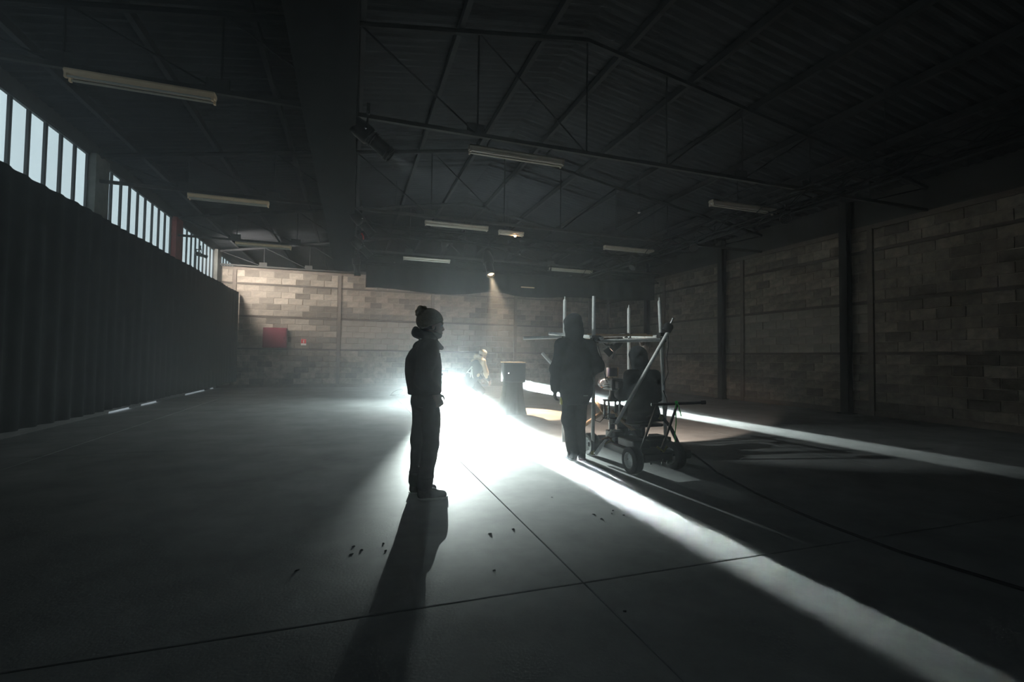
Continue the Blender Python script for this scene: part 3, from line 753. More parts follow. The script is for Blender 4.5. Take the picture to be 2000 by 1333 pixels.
def body_field(J, h=.009, hand=('open', 'open')):
    """one continuous figure from joints J (local, +x forward, +y left)"""
    pts = np.array([v for k, v in J.items() if k not in ('hf', 'hu', 'lhf', 'lhn', 'rhf', 'rhn', 'lcurl', 'rcurl')])
    F = Field(pts.min(0) - .28, pts.max(0) + .28, h); R = rot3(J['hf'], J.get('hu', (0, 0, 1)))
    sp, ch, nk = np.array(J['pelvis']), np.array(J['chest']), np.array(J['neck'])
    side = np.array(J['lsho']) - np.array(J['rsho']); side = side / np.linalg.norm(side)
    F.cone(sp, (sp + ch) / 2, .1, .095, .05, flat=(side, 1.3)); F.cone((sp + ch) / 2, ch, .095, .11, .05, flat=(side, 1.35))
    F.cone(ch, nk, .10, .055, .06, flat=(side, 1.3)); F.cone(nk, np.array(J['head']) + R @ np.array([-.03, 0, -.05]), .056, .056, .03)
    for a in 'lr':
        F.chain([J[a + 'sho'], J[a + 'elb'], J[a + 'wri']], [.055, .042, .028], .04); F.cone(nk, J[a + 'sho'], .05, .05, .05)
        F.chain([J[a + 'hip'], J[a + 'kne'], J[a + 'ank']], [.085, .056, .04], .04)
        F.cone(J[a + 'ank'], np.array(J[a + 'ank']) * .5 + np.array(J[a + 'toe']) * .5, .034, .022, .02)
        hand_field(F, J[a + 'wri'], J[a + 'hf'] if a + 'hf' in J else np.array(J[a + 'wri']) - np.array(J[a + 'elb']), J[a + 'hn'] if a + 'hn' in J else side * (-1 if a == 'l' else 1), J.get(a + 'curl', .55), 1., 1 if a == 'l' else -1)
    head_field(F, J['head'], R)
    return F

def coat_field(J, hem, h=.009, grow=0., sleeve_end=.93, wr=.006, seed=1, flare=.02, collar=True, hemtilt=0., sw=1.):
    pts = np.array([J[k] for k in ('pelvis', 'chest', 'neck', 'lsho', 'rsho', 'lelb', 'relb', 'lwri', 'rwri', 'lhip', 'rhip')])
    F = Field(pts.min(0) - .3, pts.max(0) + .3, h)
    sp, ch, nk = np.array(J['pelvis']), np.array(J['chest']), np.array(J['neck'])
    side = np.array(J['lsho']) - np.array(J['rsho']); side = side / np.linalg.norm(side)
    g = grow; up = (ch - sp) / np.linalg.norm(ch - sp)
    low = sp - up * .12
    F.cone(low, sp, .135 + g + flare, .135 + g, .04, flat=(side, 1.4)); F.cone(sp, (sp + ch) / 2, .135 + g, .138 + g, .05, flat=(side, 1.38)); F.cone((sp + ch) / 2, ch, .138 + g, .145 + g, .05, flat=(side, 1.35))
    F.cone(ch, nk - up * .03, .135 + g, .075 + g * .5, .07, flat=(side, 1.35))
    for a in 'lr':
        S_, E_, W_ = (np.array(J[a + q]) for q in ('sho', 'elb', 'wri')); W2 = E_ + (W_ - E_) * sleeve_end
        F.cone(nk - up * .03, S_, .07 + g * .5, .078 + g * .6, .05); F.chain([S_, E_, W2], [(.078 + g * .6) * sw, (.066 + g * .5) * sw, (.05 + g * .4) * sw], .035)
        F.cone(W2 - (W2 - E_) * .12, W2, (.052 + g * .4) * sw, (.05 + g * .4) * sw, .01)
    if wr: F.wrinkle(wr, seed=seed)
    if collar: F.cone(nk - up * .04, nk + up * .045, .078 + g * .3, .074 + g * .3, .02)
    if hem is not None: F.plane(hem, tuple(-up + np.array([hemtilt, 0, 0])), .012)
    return F

def trouser_field(J, h=.009, wr=.005, seed=2, grow=0., cuff=True, low=.05):
    pts = np.array([J[k] for k in ('pelvis', 'lhip', 'rhip', 'lkne', 'rkne', 'lank', 'rank')])
    F = Field(pts.min(0) - .25, pts.max(0) + .25, h); sp = np.array(J['pelvis'])
    side = np.array(J['lhip']) - np.array(J['rhip']); side = side / np.linalg.norm(side)
    F.cone(sp - np.array([0, 0, .02]), sp + np.array([0, 0, .1]), .125 + grow, .12 + grow, .04, flat=(side, 1.3))
    for a in 'lr':
        H_, K_, A_ = (np.array(J[a + q]) for q in ('hip', 'kne', 'ank')); A2 = A_ + (K_ - A_) * low
        F.chain([H_, K_, A2], [.1 + grow, .076 + grow, .062 + grow], .035)
    F.wrinkle(wr, f=(22, 30, 45), seed=seed)
    if cuff:
        for a in 'lr':
            K_, A_ = (np.array(J[a + q]) for q in ('kne', 'ank')); A2 = A_ + (K_ - A_) * (low + .02)
            F.cone(A2, A2 + (K_ - A_) * .09, .07 + grow, .071 + grow, .008)
            F.ell(A2 + (K_ - A_) * .2, (.074 + grow, .074 + grow, .02), .01)
    return F

def shoe(parent, heel, toe, mat_up, mat_sole, w=.048, name='shoe', laces=True, hgt=.1):
    heel, toe = np.array(heel, float), np.array(toe, float); d = toe - heel; L = np.linalg.norm(d); d = d / L; sd = np.array([-d[1], d[0], 0]); z = np.array([0, 0, 1.])
    P = lambda x, y, q: heel + d * x + sd * y + z * q
    F = Field(np.minimum(heel, toe) - .1, np.maximum(heel, toe) + np.array([.1, .1, .16]), .006)
    F.cone(P(.05, 0, .045), P(.13, 0, .05), w * .82, w * .8, .03); F.cone(P(.13, 0, .045), P(L - .05, 0, .032), w * .85, w * .78, .03, flat=(sd, 1.15))
    F.cone(P(.05, 0, .05), P(.055, 0, hgt), w * .85, w * .95, .03); F.cone(P(.06, 0, hgt), P(.15, 0, .062), w * .85, w * .6, .03)
    F.plane(P(0, 0, .014), (0, 0, -1), .004); F.plane(P(0, 0, hgt), (0, 0, 1), .006)
    o = link(name, F.mesh(name), mat_up, parent, 'all')
    T = Matrix(((d[0], sd[0], 0, heel[0]), (d[1], sd[1], 0, heel[1]), (0, 0, 1, heel[2]), (0, 0, 0, 1)))
    def hw(t): return w * (.95 * math.sqrt(max(0, 1 - ((t - .18) / .18) ** 2)) if t < .18 else .95 + .1 * math.sin((t - .18) / .5 * math.pi) if t < .68 else .98 * math.sqrt(max(0, 1 - ((t - .68) / .32) ** 2)))
    n = 16; ts = [.5 - .5 * math.cos(math.pi * i / n) for i in range(n + 1)]
    ring = [(t * L, hw(t)) for t in ts] + [(t * L, -hw(t)) for t in ts[-2:0:-1]]; m = len(ring)
    vs = [T @ Vector((x, y, 0)) for x, y in ring] + [T @ Vector((x + (.003 if x > L / 2 else -.003), y * 1.05, .02)) for x, y in ring]
    MB().add(vs, [((i + 1) % m, i, m + i, m + (i + 1) % m) for i in range(m)] + [tuple(range(m)), tuple(range(m, 2 * m))[::-1]]).build('sole', mat_sole, o)
    if laces:
        for k in range(4):
            x = .125 + .022 * k; q = .094 - .009 * k
            MB().path([P(x, -.026, q - .012), P(x + .004, 0, q), P(x, .026, q - .012)], .004, 5).build('lace', mat_sole, o)
    return o

def eyes(parent, c, R, s=1.):
    for y in (-1, 1):
        p = np.array(c) + R @ (np.array([.082, .033 * y, .006]) * s)
        MB().ball(p, .0115 * s, 10, 6).build('eye', mat('eye_white', (.5, .5, .48), .3) if 'eye_white' not in bpy.data.materials else bpy.data.materials['eye_white'], parent, 'all')

# --- man in the bobble hat ------------------------------------------------
m1 = empty('person', (.685, 4.57, 0), 0.); tag(m1, 'standing person in bobble hat, black jacket and rolled jeans, side on', 'person', 'film crew')
J1 = dict(pelvis=(-.015, 0, .93), chest=(-.035, 0, 1.27), neck=(.0, 0, 1.46), head=(.045, 0, 1.622), hf=(1, 0, -.04),
          lsho=(-.02, .19, 1.405), lelb=(-.09, .24, 1.13), lwri=(.06, .20, .95), rsho=(-.015, -.19, 1.405), relb=(-.075, -.235, 1.13), rwri=(.06, -.20, .985),
          rhf=(.35, .15, -.9), rhn=(-.3, 1, 0), lhf=(.55, -.1, -.85), lhn=(-.3, -1, 0), rcurl=.8, lcurl=.8,
          lhip=(-.015, .09, .90), lkne=(-.045, .105, .50), lank=(-.075, .11, .10), rhip=(.02, -.09, .90), rkne=(.03, -.1, .50), rank=(-.02, -.105, .10), ltoe=(.10, .125, .035), rtoe=(.13, -.11, .035))

link('body', body_field(J1, .0075).mesh('body'), 'skin', m1, 'all')
CF = coat_field(J1, (0, 0, .975), .008, .016, seed=4, wr=.006, sw=.95); CF.cone((.06, -.06, 1.47), (.125, -.07, 1.41), .03, .02, .02); CF.cone((.07, .05, 1.47), (.13, .06, 1.42), .03, .018, .02)
jk = link('jacket', CF.mesh('jacket'), 'jacket_black', m1, 'all')
MB().path([(.137, -.006, 1.0), (.136, -.006, 1.1), (.128, -.006, 1.25), (.118, -.006, 1.36)], .006, 6).box((.134, -.014, 1.145), (.152, .0, 1.165)).build('zip', 'steel_dark', jk)
tr = link('trousers', trouser_field(J1, .008, seed=6, wr=.006).mesh('trousers'), 'trouser_black', m1, 'all')
for y in (-.135,):
    MB().path([(-.1, y - .0, .86), (-.05, y - .018, .85), (0, y - .024, .855)], .004, 5).build('pocket_seam', 'scarf', tr); 
RH = rot3((1, 0, -.04)); hc = np.array(J1['head'])
BF = Field(hc - .2, hc + .22, .007)
P = lambda x, y, z: hc + RH @ np.array([x, y, z])
BF.ell(P(-.015, 0, .05), (.115, .094, .108), .03, RH); BF.ell(P(-.05, 0, .09), (.085, .08, .07), .05, RH); BF.cone(P(-.085, 0, .035), P(-.03, 0, .0), .072, .07, .05)
BF.plane(P(.04, 0, .024), (.42, 0, -1.), .012); BF.cone(P(.088, .035, .028), P(.088, -.035, .028), .012, k=.02)
for k in range(10):
    a0 = -1.35 + k * .3; pass
bn = link('beanie', BF.mesh('beanie'), 'beanie', m1, 'all')
PF = Field(P(-.22, -.1, .02), P(.0, .1, .25), .006); PF.ell(P(-.108, 0, .122), (.064, .064, .066), .01); PF.wrinkle(.006, (90, 110, 130), 3)
link('pompom', PF.mesh('pompom'), 'beanie', bn, 'all')
SF = Field(hc - .25, hc + .2, .008)
for k in range(14):
    a0 = 2 * math.pi * k / 14; a1 = 2 * math.pi * (k + 1) / 14
    q = lambda a: np.array([.098 * math.cos(a) - .02, .092 * math.sin(a), 1.525 - .03 * math.cos(a)])
    SF.cone(q(a0), q(a1), .036 if math.cos(a0) < .3 else .02, .036 if math.cos(a1) < .3 else .02, .02)
SF.ell((-.115, .0, 1.555), (.035, .06, .05), .03); SF.wrinkle(.006, (50, 60, 70), 5)
link('scarf', SF.mesh('scarf'), 'scarf', m1, 'all')
HF = Field(hc - .15, hc + .15, .007); HF.ell(P(-.02, 0, -.005), (.098, .083, .07), .01, RH); HF.plane(P(.02, 0, 0), (1, 0, .3), .01)
link('hair', HF.mesh('hair'), 'hair_dark', m1, 'all')
BDF = Field(hc - .16, hc + .16, .006); BDF.ell(P(.055, 0, -.088), (.042, .05, .034), .01, RH); BDF.ell(P(.02, 0, -.06), (.05, .064, .05), .02, RH); BDF.plane(P(.05, 0, -.062), (.3, 0, 1), .01)
link('beard', BDF.mesh('beard'), 'hair_dark', m1, 'all')
eyes(m1, hc, RH)
shoe(m1, (-.135, .112, 0), (.145, .13, 0), 'shoe_grey', 'sole_white', .049)
shoe(m1, (-.085, -.105, 0), (.20, -.112, 0), 'shoe_grey', 'sole_white', .05)

# --- hooded person standing by the dolly, seen from behind -----------------
m2 = empty('person', (2.80, 5.66, 0), math.radians(84)); tag(m2, 'tall standing person in black hooded jacket and gloves beside the dolly, back turned', 'person', 'film crew')
J2 = dict(pelvis=(0, 0, 1.0), chest=(.02, 0, 1.36), neck=(.03, .01, 1.57), head=(.06, .03, 1.765), hf=(1, .1, -.1),
          lsho=(.0, .195, 1.485), lelb=(-.02, .285, 1.19), lwri=(.02, .275, .93), rsho=(.02, -.195, 1.485), relb=(-.05, -.30, 1.23), rwri=(.15, -.17, 1.05),
          lhf=(.12, 0, -1), lhn=(0, -1, 0), lcurl=.6, rhf=(.6, .6, -.2), rhn=(-.3, 1, 0), rcurl=.7,
          lhip=(0, .085, .97), lkne=(.03, .085, .53), lank=(-.03, .045, .1), rhip=(0, -.085, .97), rkne=(.05, -.075, .53), rank=(.0, -.075, .1), ltoe=(.13, .06, .035), rtoe=(.15, -.1, .035))
link('body', body_field(J2, .0085).mesh('body'), 'skin', m2, 'all')
C2 = coat_field(J2, (0, 0, .72), .009, .022, sleeve_end=.98, seed=11, wr=.008, flare=.0); 
C2.cone((0, 0, 1.0), (0, 0, .74), .155, .14, .05, flat=((0, 1, 0), 1.28)); C2.plane((0, 0, .72), (0, 0, -1), .012)
j2 = link('jacket', C2.mesh('jacket'), 'jacket_black', m2, 'all')
MB().box((-.215, -.09, .845), (-.205, -.03, .855)).build('reflective_tab', 'sole_white', j2)
h2 = np.array(J2['head']); R2 = rot3(J2['hf'])
def hood(parent, c, R, neck, m='jacket_black', s=1., seed=0):
    Pq = lambda x, y, z: c + R @ np.array([x, y, z]) * s
    HFd = Field(c - .26 * s, c + .24 * s, .009)
    HFd.ell(Pq(-.03, 0, .035), np.array([.135, .118, .125]) * s, .04, R); HFd.ell(Pq(-.05, 0, -.06), np.array([.12, .115, .11]) * s, .05, R)
    HFd.cone(Pq(-.04, 0, -.1), np.array(neck) + np.array([0, 0, -.0]), .11 * s, .115 * s, .05); HFd.wrinkle(.006, (30, 40, 50), seed)
    HFd.ell(Pq(.115, 0, -.01), np.array([.11, .082, .115]) * s, .015, R, op='cut'); HFd.ell(Pq(.01, 0, .01), np.array([.09, .085, .1]) * s, .01, R, op='cut')
    return link('hood', HFd.mesh('hood'), m, parent, 'all')
hood(m2, h2, R2, J2['neck'], seed=3, s=1.03)
tr2 = link('trousers', trouser_field(J2, .009, seed=9, grow=.008, low=.0, cuff=False).mesh('trousers'), 'trouser_black', m2, 'all')
GF = Field(np.array(J2['lwri']) - .16, np.array(J2['lwri']) + .16, .006); hand_field(GF, J2['lwri'], J2['lhf'], J2['lhn'], .6, 1.1, 1); GF.cone(np.array(J2['lwri']) + np.array([0, 0, .05]), J2['lwri'], .036, .034, .01)
link('glove', GF.mesh('glove'), 'glove', m2, 'all')
GF = Field(np.array(J2['rwri']) - .16, np.array(J2['rwri']) + .16, .006); hand_field(GF, J2['rwri'], J2['rhf'], J2['rhn'], .7, 1.1, -1)
link('glove', GF.mesh('glove'), 'glove', m2, 'all')
MB().cbox((-.03, .187, .72), (.0, .215, .815), .005).build('tape_roll', mat('yellow_tape', (.75, .66, .10), .5), m2)
eyes(m2, h2, R2)
shoe(m2, (-.11, .04, 0), (.17, .07, 0), 'rubber', 'rubber', .052, 'boot', hgt=.13); shoe(m2, (-.09, -.075, 0), (.2, -.105, 0), 'rubber', 'rubber', .052, 'boot', hgt=.13)

# --- seated camera operator ------------------------------------------------
m3 = empty('person', (3.955, 5.80, 0), math.radians(92)); tag(m3, 'seated camera operator in black padded coat on the dolly, back turned', 'person', 'film crew')
J3 = dict(pelvis=(0, 0, .56), chest=(.06, 0, .93), neck=(.09, 0, 1.14), head=(.15, .03, 1.345), hf=(1, .2, -.2),
          lsho=(.05, .20, 1.07), lelb=(.14, .285, .80), lwri=(.36, .22, .82), rsho=(.05, -.20, 1.07), relb=(.08, -.29, .79), rwri=(.30, -.2, .74),
          lhip=(.03, .1, .53), lkne=(.40, .15, .55), lank=(.33, .13, .23), rhip=(.03, -.1, .53), rkne=(.40, -.13, .55), rank=(.30, -.12, .23), ltoe=(.47, .15, .17), rtoe=(.44, -.15, .17))
link('body', body_field(J3, .009).mesh('body'), 'skin', m3, 'all')
C3 = coat_field(J3, (0, 0, .43), .009, .03, seed=21, wr=.009, flare=.03); jk3 = link('jacket', C3.mesh('jacket'), 'jacket_black', m3, 'all')
MB().path([(-.095, y, 1.02 - .9 * y * y) for y in np.linspace(-.16, .16, 13)], .004, 5).build('piping', 'scarf', jk3)
h3 = np.array(J3['head']); R3 = rot3(J3['hf']); hood(m3, h3, R3, J3['neck'], seed=8, s=1.04)
link('trousers', trouser_field(J3, .009, seed=12, grow=.01, low=.0).mesh('trousers'), mat('dark_grey_cotton', (.03, .031, .032), .9, vary=.2, vscale=14, spec=.1), m3, 'all')
eyes(m3, h3, R3)
shoe(m3, (.25, .12, .135), (.53, .16, .135), 'rubber', 'sole_white', .052, 'boot', hgt=.13); shoe(m3, (.22, -.12, .135), (.5, -.16, .135), 'rubber', 'sole_white', .052, 'boot', hgt=.13)

# --- person in the beige hoodie bending in the smoke -----------------------
m4 = empty('person', (3.02, 11.95, 0), math.radians(22)); tag(m4, 'person in beige hoodie and dark printed vest bending forward in the smoke', 'person', 'film crew')
J4 = dict(pelvis=(-.14, 0, .74), chest=(.05, 0, 1.07), neck=(.16, 0, 1.25), head=(.27, .0, 1.39), hf=(1, -.1, -.45), hu=(.3, 0, 1),
          lsho=(.12, .19, 1.2), lelb=(.22, .26, .93), lwri=(.38, .2, .75), rsho=(.12, -.19, 1.2), relb=(.17, -.26, .92), rwri=(.30, -.22, .72),
          lhip=(-.12, .095, .71), lkne=(.13, .13, .44), lank=(-.08, .13, .1), rhip=(-.12, -.095, .71), rkne=(.14, -.13, .44), rank=(-.05, -.13, .1), ltoe=(.1, .14, .035), rtoe=(.13, -.15, .035),
          rhf=(.3, 0, -1), rhn=(0, 1, 0), lhf=(.3, 0, -1), lhn=(0, -1, 0))
link('body', body_field(J4, .011).mesh('body'), 'skin', m4, 'all')
j4 = link('hoodie', coat_field(J4, np.array(J4['pelvis']) - .02, .011, .0, seed=31, wr=.008, sleeve_end=.5).mesh('hoodie'), 'beige', m4, 'all')
for a in 'lr':
    SL = Field((-.1, -.5, .5), (.6, .5, 1.1), .011)
    e, w = np.array(J4[a + 'elb']), np.array(J4[a + 'wri']); SL.cone(e + (w - e) * .12, e + (w - e) * .9, .064, .05, .02)
    link('sleeve', SL.mesh('sleeve'), 'trouser_black', m4, 'all')
VF = Field((-.5, -.4, .5), (.5, .4, 1.4), .011); pv, cv = np.array(J4['pelvis']), np.array(J4['chest'])
VF.cone(pv - np.array([.06, 0, .10]), pv, .15, .148, .04, flat=((0, 1, 0), 1.4)); VF.cone(pv, cv, .15, .158, .05, flat=((0, 1, 0), 1.35)); VF.cone(cv, np.array(J4['neck']) - np.array([.03, 0, .06]), .15, .1, .06, flat=((0, 1, 0), 1.35))
VF.plane(cv + np.array([.05, 0, .0]), (1, 0, .1), .02)
vst = link('vest', VF.mesh('vest'), mat('dark_vest', (.035, .04, .042), .8, vary=.2), m4, 'all')
# pale A shaped print on the back of the vest
def on_vest(y, t):
    p = pv + (cv - pv) * t; n = np.array([-(cv - pv)[2], 0, (cv - pv)[0]]); n /= np.linalg.norm(n)
    return p + n * (.155 * math.sqrt(max(.05, 1 - (y / .2) ** 2)) + .012) + np.array([0, y, 0])
wm = mat('white_vest_print', (.7, .72, .7), .7)
mbv = MB()
for a, b in (((-.15, .02), (-.06, .78)), ((-.06, .78), (.05, .02)), ((-.115, .30), (.01, .30)), ((-.19, .02), (-.1, .6))):
    mbv.path([on_vest(a[0] + (b[0] - a[0]) * t, a[1] + (b[1] - a[1]) * t) for t in np.linspace(0, 1, 7)], .016, 6)
mbv.build('print', wm, vst)
h4 = np.array(J4['head']); R4 = rot3(J4['hf'], J4['hu'])
HF = Field(h4 - .2, h4 + .2, .01); HF.ell(h4 + R4 @ np.array([-.02, 0, .03]), (.112, .098, .1), .02, R4); HF.plane(h4 + R4 @ np.array([.045, 0, 0]), R4 @ np.array([1, 0, -.5]), .01); HF.wrinkle(.003, (60, 80, 90), 2)
link('knit_cap', HF.mesh('knit_cap'), mat('pale_knit', (.6, .52, .38), .95, vary=.2, vscale=50), m4, 'all')
HC = Field(np.array(J4['neck']) - .25, np.array(J4['neck']) + .25, .01)
for k in range(12):
    q = lambda a: np.array(J4['neck']) + np.array([.02, 0, .035]) + R4 @ np.array([.115 * math.cos(a) - .03, .12 * math.sin(a), -.02 - .03 * math.cos(a)])
    HC.cone(q(k * math.pi / 6), q((k + 1) * math.pi / 6), .04, .04, .02)
HC.wrinkle(.006, (40, 50, 60), 5); link('hood', HC.mesh('hood'), 'beige', m4, 'all')
link('trousers', trouser_field(J4, .011, seed=15, grow=.006, low=0.).mesh('trousers'), 'trouser_black', m4, 'all')
MB().cbox((-.27, -.15, .66), (-.24, -.03, .73), .01).build('pocket_cloth', wm, m4)
eyes(m4, h4, R4)
shoe(m4, (-.14, .13, 0), (.13, .14, 0), 'shoe_grey', 'sole_white'); shoe(m4, (-.11, -.13, 0), (.16, -.15, 0), 'shoe_grey', 'sole_white')

# ------------------------------------------------------------------ camera dolly with scaffold frame
M['wood'] = mat('raw_wood', (.42, .30, .19), .8, vary=.2, vscale=6, stretch=(1, 8, 8))
M['brass'] = mat('straw_tape', (.20, .17, .06), .7)
M['orange'] = mat('copper_strap', (.24, .13, .09), .7)
M['lens_glass'] = mat('lens_glass', (.02, .02, .03), .08)
DO = Vector((3.6, 5.45, 0)); dl = empty('camera_dolly', DO); tag(dl, 'wheeled camera dolly with upright galvanised scaffold poles and push bar', 'dolly')
def part(mb, name, m, parent=None, smooth=False):
    mb.v = [(x - DO.x, y - DO.y, z - DO.z) for x, y, z in mb.v]; return mb.build(name, m, parent or dl, smooth)
# chassis
ch = part(MB().cbox((3.22, 4.72, .13), (3.62, 6.02, .23), .015).cbox((3.62, 4.82, .12), (3.97, 6.1, .22), .015).cbox((3.97, 5.5, .13), (4.22, 5.68, .2), .01), 'chassis', 'black_metal')
part(MB().box((3.1, 4.76, .12), (3.72, 4.82, .18)), 'axle', 'steel_dark'); part(MB().box((3.1, 5.81, .12), (3.86, 5.87, .18)), 'axle', 'steel_dark')
for i, (x, y, s) in enumerate(((3.11, 4.79, 1), (3.74, 4.86, 1.04), (3.14, 5.86, .98), (3.90, 5.95, 1.))):
    r, w = .155 * s, .062
    prof = [(r * .60, -w), (r * .86, -w * 1.02), (r * .97, -w * .82), (r, -w * .55)]
    for g in (-.4, -.13, .13, .4): prof += [(r, (g - .09) * w), (r * .965, (g - .05) * w), (r * .965, (g + .05) * w), (r, (g + .09) * w)]
    prof += [(r, w * .55), (r * .97, w * .82), (r * .86, w * 1.02), (r * .60, w)]
    ty = part(MB().lathe(prof, (x, y, r), (1, 0, 0), 36, cap=False), 'wheel', 'rubber', smooth=True)
    part(MB().lathe([(r * .60, -w * .98), (r * .62, -w * .9), (r * .55, -w * .8), (r * .5, -w * .35), (r * .3, -w * .3), (r * .25, -w * .55), (r * .08, -w * .6), (0.001, -w * .6)], (x, y, r), (1, 0, 0), 28, cap=False), 'rim', 'galv', ty, True)
    part(MB().lathe([(r * .60, w * .98), (r * .55, w * .8), (r * .3, w * .3), (.001, w * .4)], (x, y, r), (1, 0, 0), 28, cap=False), 'rim', 'steel_dark', ty, True)
    for k in range(5):
        a = k * 2 * math.pi / 5; part(MB().ball((x - w * .36, y + r * .4 * math.cos(a), r + r * .4 * math.sin(a)), .009, 6, 4), 'wheel_nut', 'chrome', ty)
# poles and tubes
TR = .0242
def pole(a, b, name='scaffold_pole', r=TR, m='galv', tip=True):
    a, b = Vector(a), Vector(b); d = (b - a).normalized(); o = part(MB().tube(a, b, r, n=16), name, m, smooth=True)
    if tip:
        part(MB().lathe([(r * .98, 0), (r * .7, .012), (r * .35, .02), (r * .3, .055), (.001, .06)], b, d, 12), 'spigot', 'galv', o, True)
    return o
P1a, P1b = (2.96, 6.36, .1), (2.96, 6.36, 2.18); P2a, P2b = (3.11, 5.75, .03), (3.08, 5.69, 2.17); P3a, P3b = (4.0, 6.26, .12), (3.96, 6.22, 2.09); P4a, P4b = (4.17, 5.60, .16), (4.035, 5.57, 2.13)
pole(P1a, P1b); pole(P2a, P2b, tip=False); pole(P3a, P3b); pole(P4a, P4b)
part(MB().tube((3.11, 5.75, .03), (3.11, 5.75, .1), .027, n=16), 'pole_shoe', 'brass', smooth=True)
hz_ = [((3.06, 5.66, 1.557), (4.15, 5.53, 1.60)), ((2.35, 6.46, 1.61), (4.08, 6.25, 1.69)), ((2.84, 6.64, 1.70), (3.15, 5.58, 1.60)), ((4.10, 5.46, 1.64), (3.99, 6.4, 1.66)), ((2.66, 6.49, 1.40), (2.96, 6.4, 1.06))]
for a, b in hz_: pole(a, b, 'cross_tube', tip=False)
pole((3.975, 5.3, 1.69), (3.28, 5.44, .48), 'diagonal_tube', tip=False)
pole((3.10, 5.66, .05), (3.32, 5.6, .37), 'brace_tube', tip=False)
for a, b in (((3.10, 5.9, 1.66), (4.05, 5.75, 1.665)), ((3.10, 6.0, 1.64), (4.05, 5.9, 1.69)), ((3.0, 6.15, 1.60), (3.9, 6.1, 1.60))):
    T = Vector(b) - Vector(a); part(MB().tube(a, b, .017, n=4), 'wooden_batten', 'wood')
for a, b in (((3.12, 6.27, .26), (3.66, 6.29, .60)), ((3.40, 6.26, .73), (3.63, 6.2, .42)), ((3.66, 6.2, .55), (3.9, 5.9, .26))):
    part(MB().tube(a, b, .028, n=4), 'wooden_brace', 'wood')
for c in ((3.085, 5.68, 1.57), (4.06, 5.55, 1.60), (2.96, 6.37, 1.64), (3.97, 6.25, 1.68), (3.10, 5.66, 1.60), (4.055, 5.56, 1.66), (3.29, 5.52, .5)):
    cc = part(MB().box((c[0] - .04, c[1] - .045, c[2] - .035), (c[0] + .04, c[1] + .045, c[2] + .035)), 'coupler', 'steel')
    for s in (-1, 1): part(MB().tube((c[0] + .03 * s, c[1] - .08, c[2] + .02 * s), (c[0] + .03 * s, c[1] + .07, c[2] + .02 * s), .009, n=8), 'bolt', 'chrome', cc)
# rubber end cap with bright pin on the diagonal
cp = part(MB().lathe([(.03, -.07), (.062, -.05), (.066, .03), (.05, .06), (.02, .07)], (3.985, 5.32, 1.745), (.1, -.02, .17), 16), 'end_cap', 'rubber', smooth=True)
part(MB().tube((4.02, 5.31, 1.80), (4.05, 5.30, 1.86), .012, n=8).ball((4.055, 5.30, 1.87), .018, 8, 6), 'pin', 'chrome', cp, True)
# push bar frame
part(MB().tube((3.52, 5.02, .765), (4.15, 4.81, .80), .018, n=10), 'push_bar', 'black_metal', smooth=True)
for a, b in (((3.58, 4.99, .76), (3.25, 4.86, .22)), ((3.83, 4.92, .775), (3.48, 4.78, .22)), ((3.36, 4.90, .385), (3.58, 4.83, .40))):
    part(MB().tube(a, b, .016, n=4), 'frame_tube', 'black_metal')
part(MB().tube((4.11, 4.823, .798), (4.16, 4.807, .801), .024, n=10), 'grip', 'rubber')
# battery tray, boxes and straps on the deck
for lo, hi, m in (((3.25, 5.0, .23), (3.5, 5.35, .33), 'black_metal'), ((3.55, 5.1, .22), (3.85, 5.4, .31), 'steel_dark'), ((3.3, 5.5, .23), (3.46, 5.75, .36), 'black_metal'), ((3.8, 5.2, .22), (3.96, 5.5, .32), 'black_metal')):
    part(MB().cbox(lo, hi, .01), 'deck_box', m)
for pts, m in (([(3.16, 5.6, .26), (3.2, 5.52, .3), (3.27, 5.54, .27)], 'orange'), ([(3.18, 5.55, .2), (3.24, 5.5, .26), (3.3, 5.53, .22), (3.26, 5.5, .16)], 'brass'), ([(3.3, 5.0, .17), (3.36, 4.99, .16), (3.42, 5.0, .17)], 'orange'), ([(3.42, 4.76, .3), (3.5, 4.74, .24), (3.56, 4.76, .3)], 'brass')):
    part(MB().path(pts, .012, 7), 'strap', m, smooth=True)
for k, (x, y) in enumerate(((3.45, 4.7), (3.55, 4.74), (3.33, 4.75))): part(MB().tube((x, y, .1), (x, y, .17), .012, n=8), 'bolt', 'chrome')
# hose bundle
for k in range(4):
    o_ = (.012 * math.cos(k * 1.6), .012 * math.sin(k * 1.6))
    pts = [(3.62 + o_[0], 5.25, .57 + o_[1]), (3.70 + o_[0], 5.2, .615 + o_[1]), (3.78 + o_[0], 5.14, .575 + o_[1]), (3.85 + o_[0], 5.08, .47 + o_[1]), (3.89 + o_[0], 5.0, .3 + o_[1]), (3.92, 4.95, .18)]
    part(MB().path(pts, .014, 7), 'hose', 'rubber', smooth=True)
part(MB().tube((3.745, 5.165, .60), (3.785, 5.14, .575), .037, n=10), 'hose_tie', 'brass', smooth=True)
# looped cables hanging in the frame
for pts in ([(4.0, 5.33, 1.70), (4.06, 5.4, 1.5), (4.03, 5.4, 1.35), (4.07, 5.42, 1.15), (4.02, 5.45, .98)], [(3.12, 5.65, 1.5), (3.22, 5.7, 1.3), (3.38, 5.9, 1.05), (3.5, 6.05, .98)], [(3.13, 5.75, .75), (3.17, 5.8, .48), (3.3, 5.9, .44), (3.5, 6.0, .55)], [(3.14, 5.7, .12), (3.2, 5.6, .26), (3.3, 5.5, .3), (3.5, 5.4, .26)], [(4.05, 5.5, .9), (4.1, 5.5, .8), (4.08, 5.45, .72), (3.95, 5.3, .6)]):
    part(MB().path(pts, .006, 6), 'loose_cable', 'rubber', smooth=True)
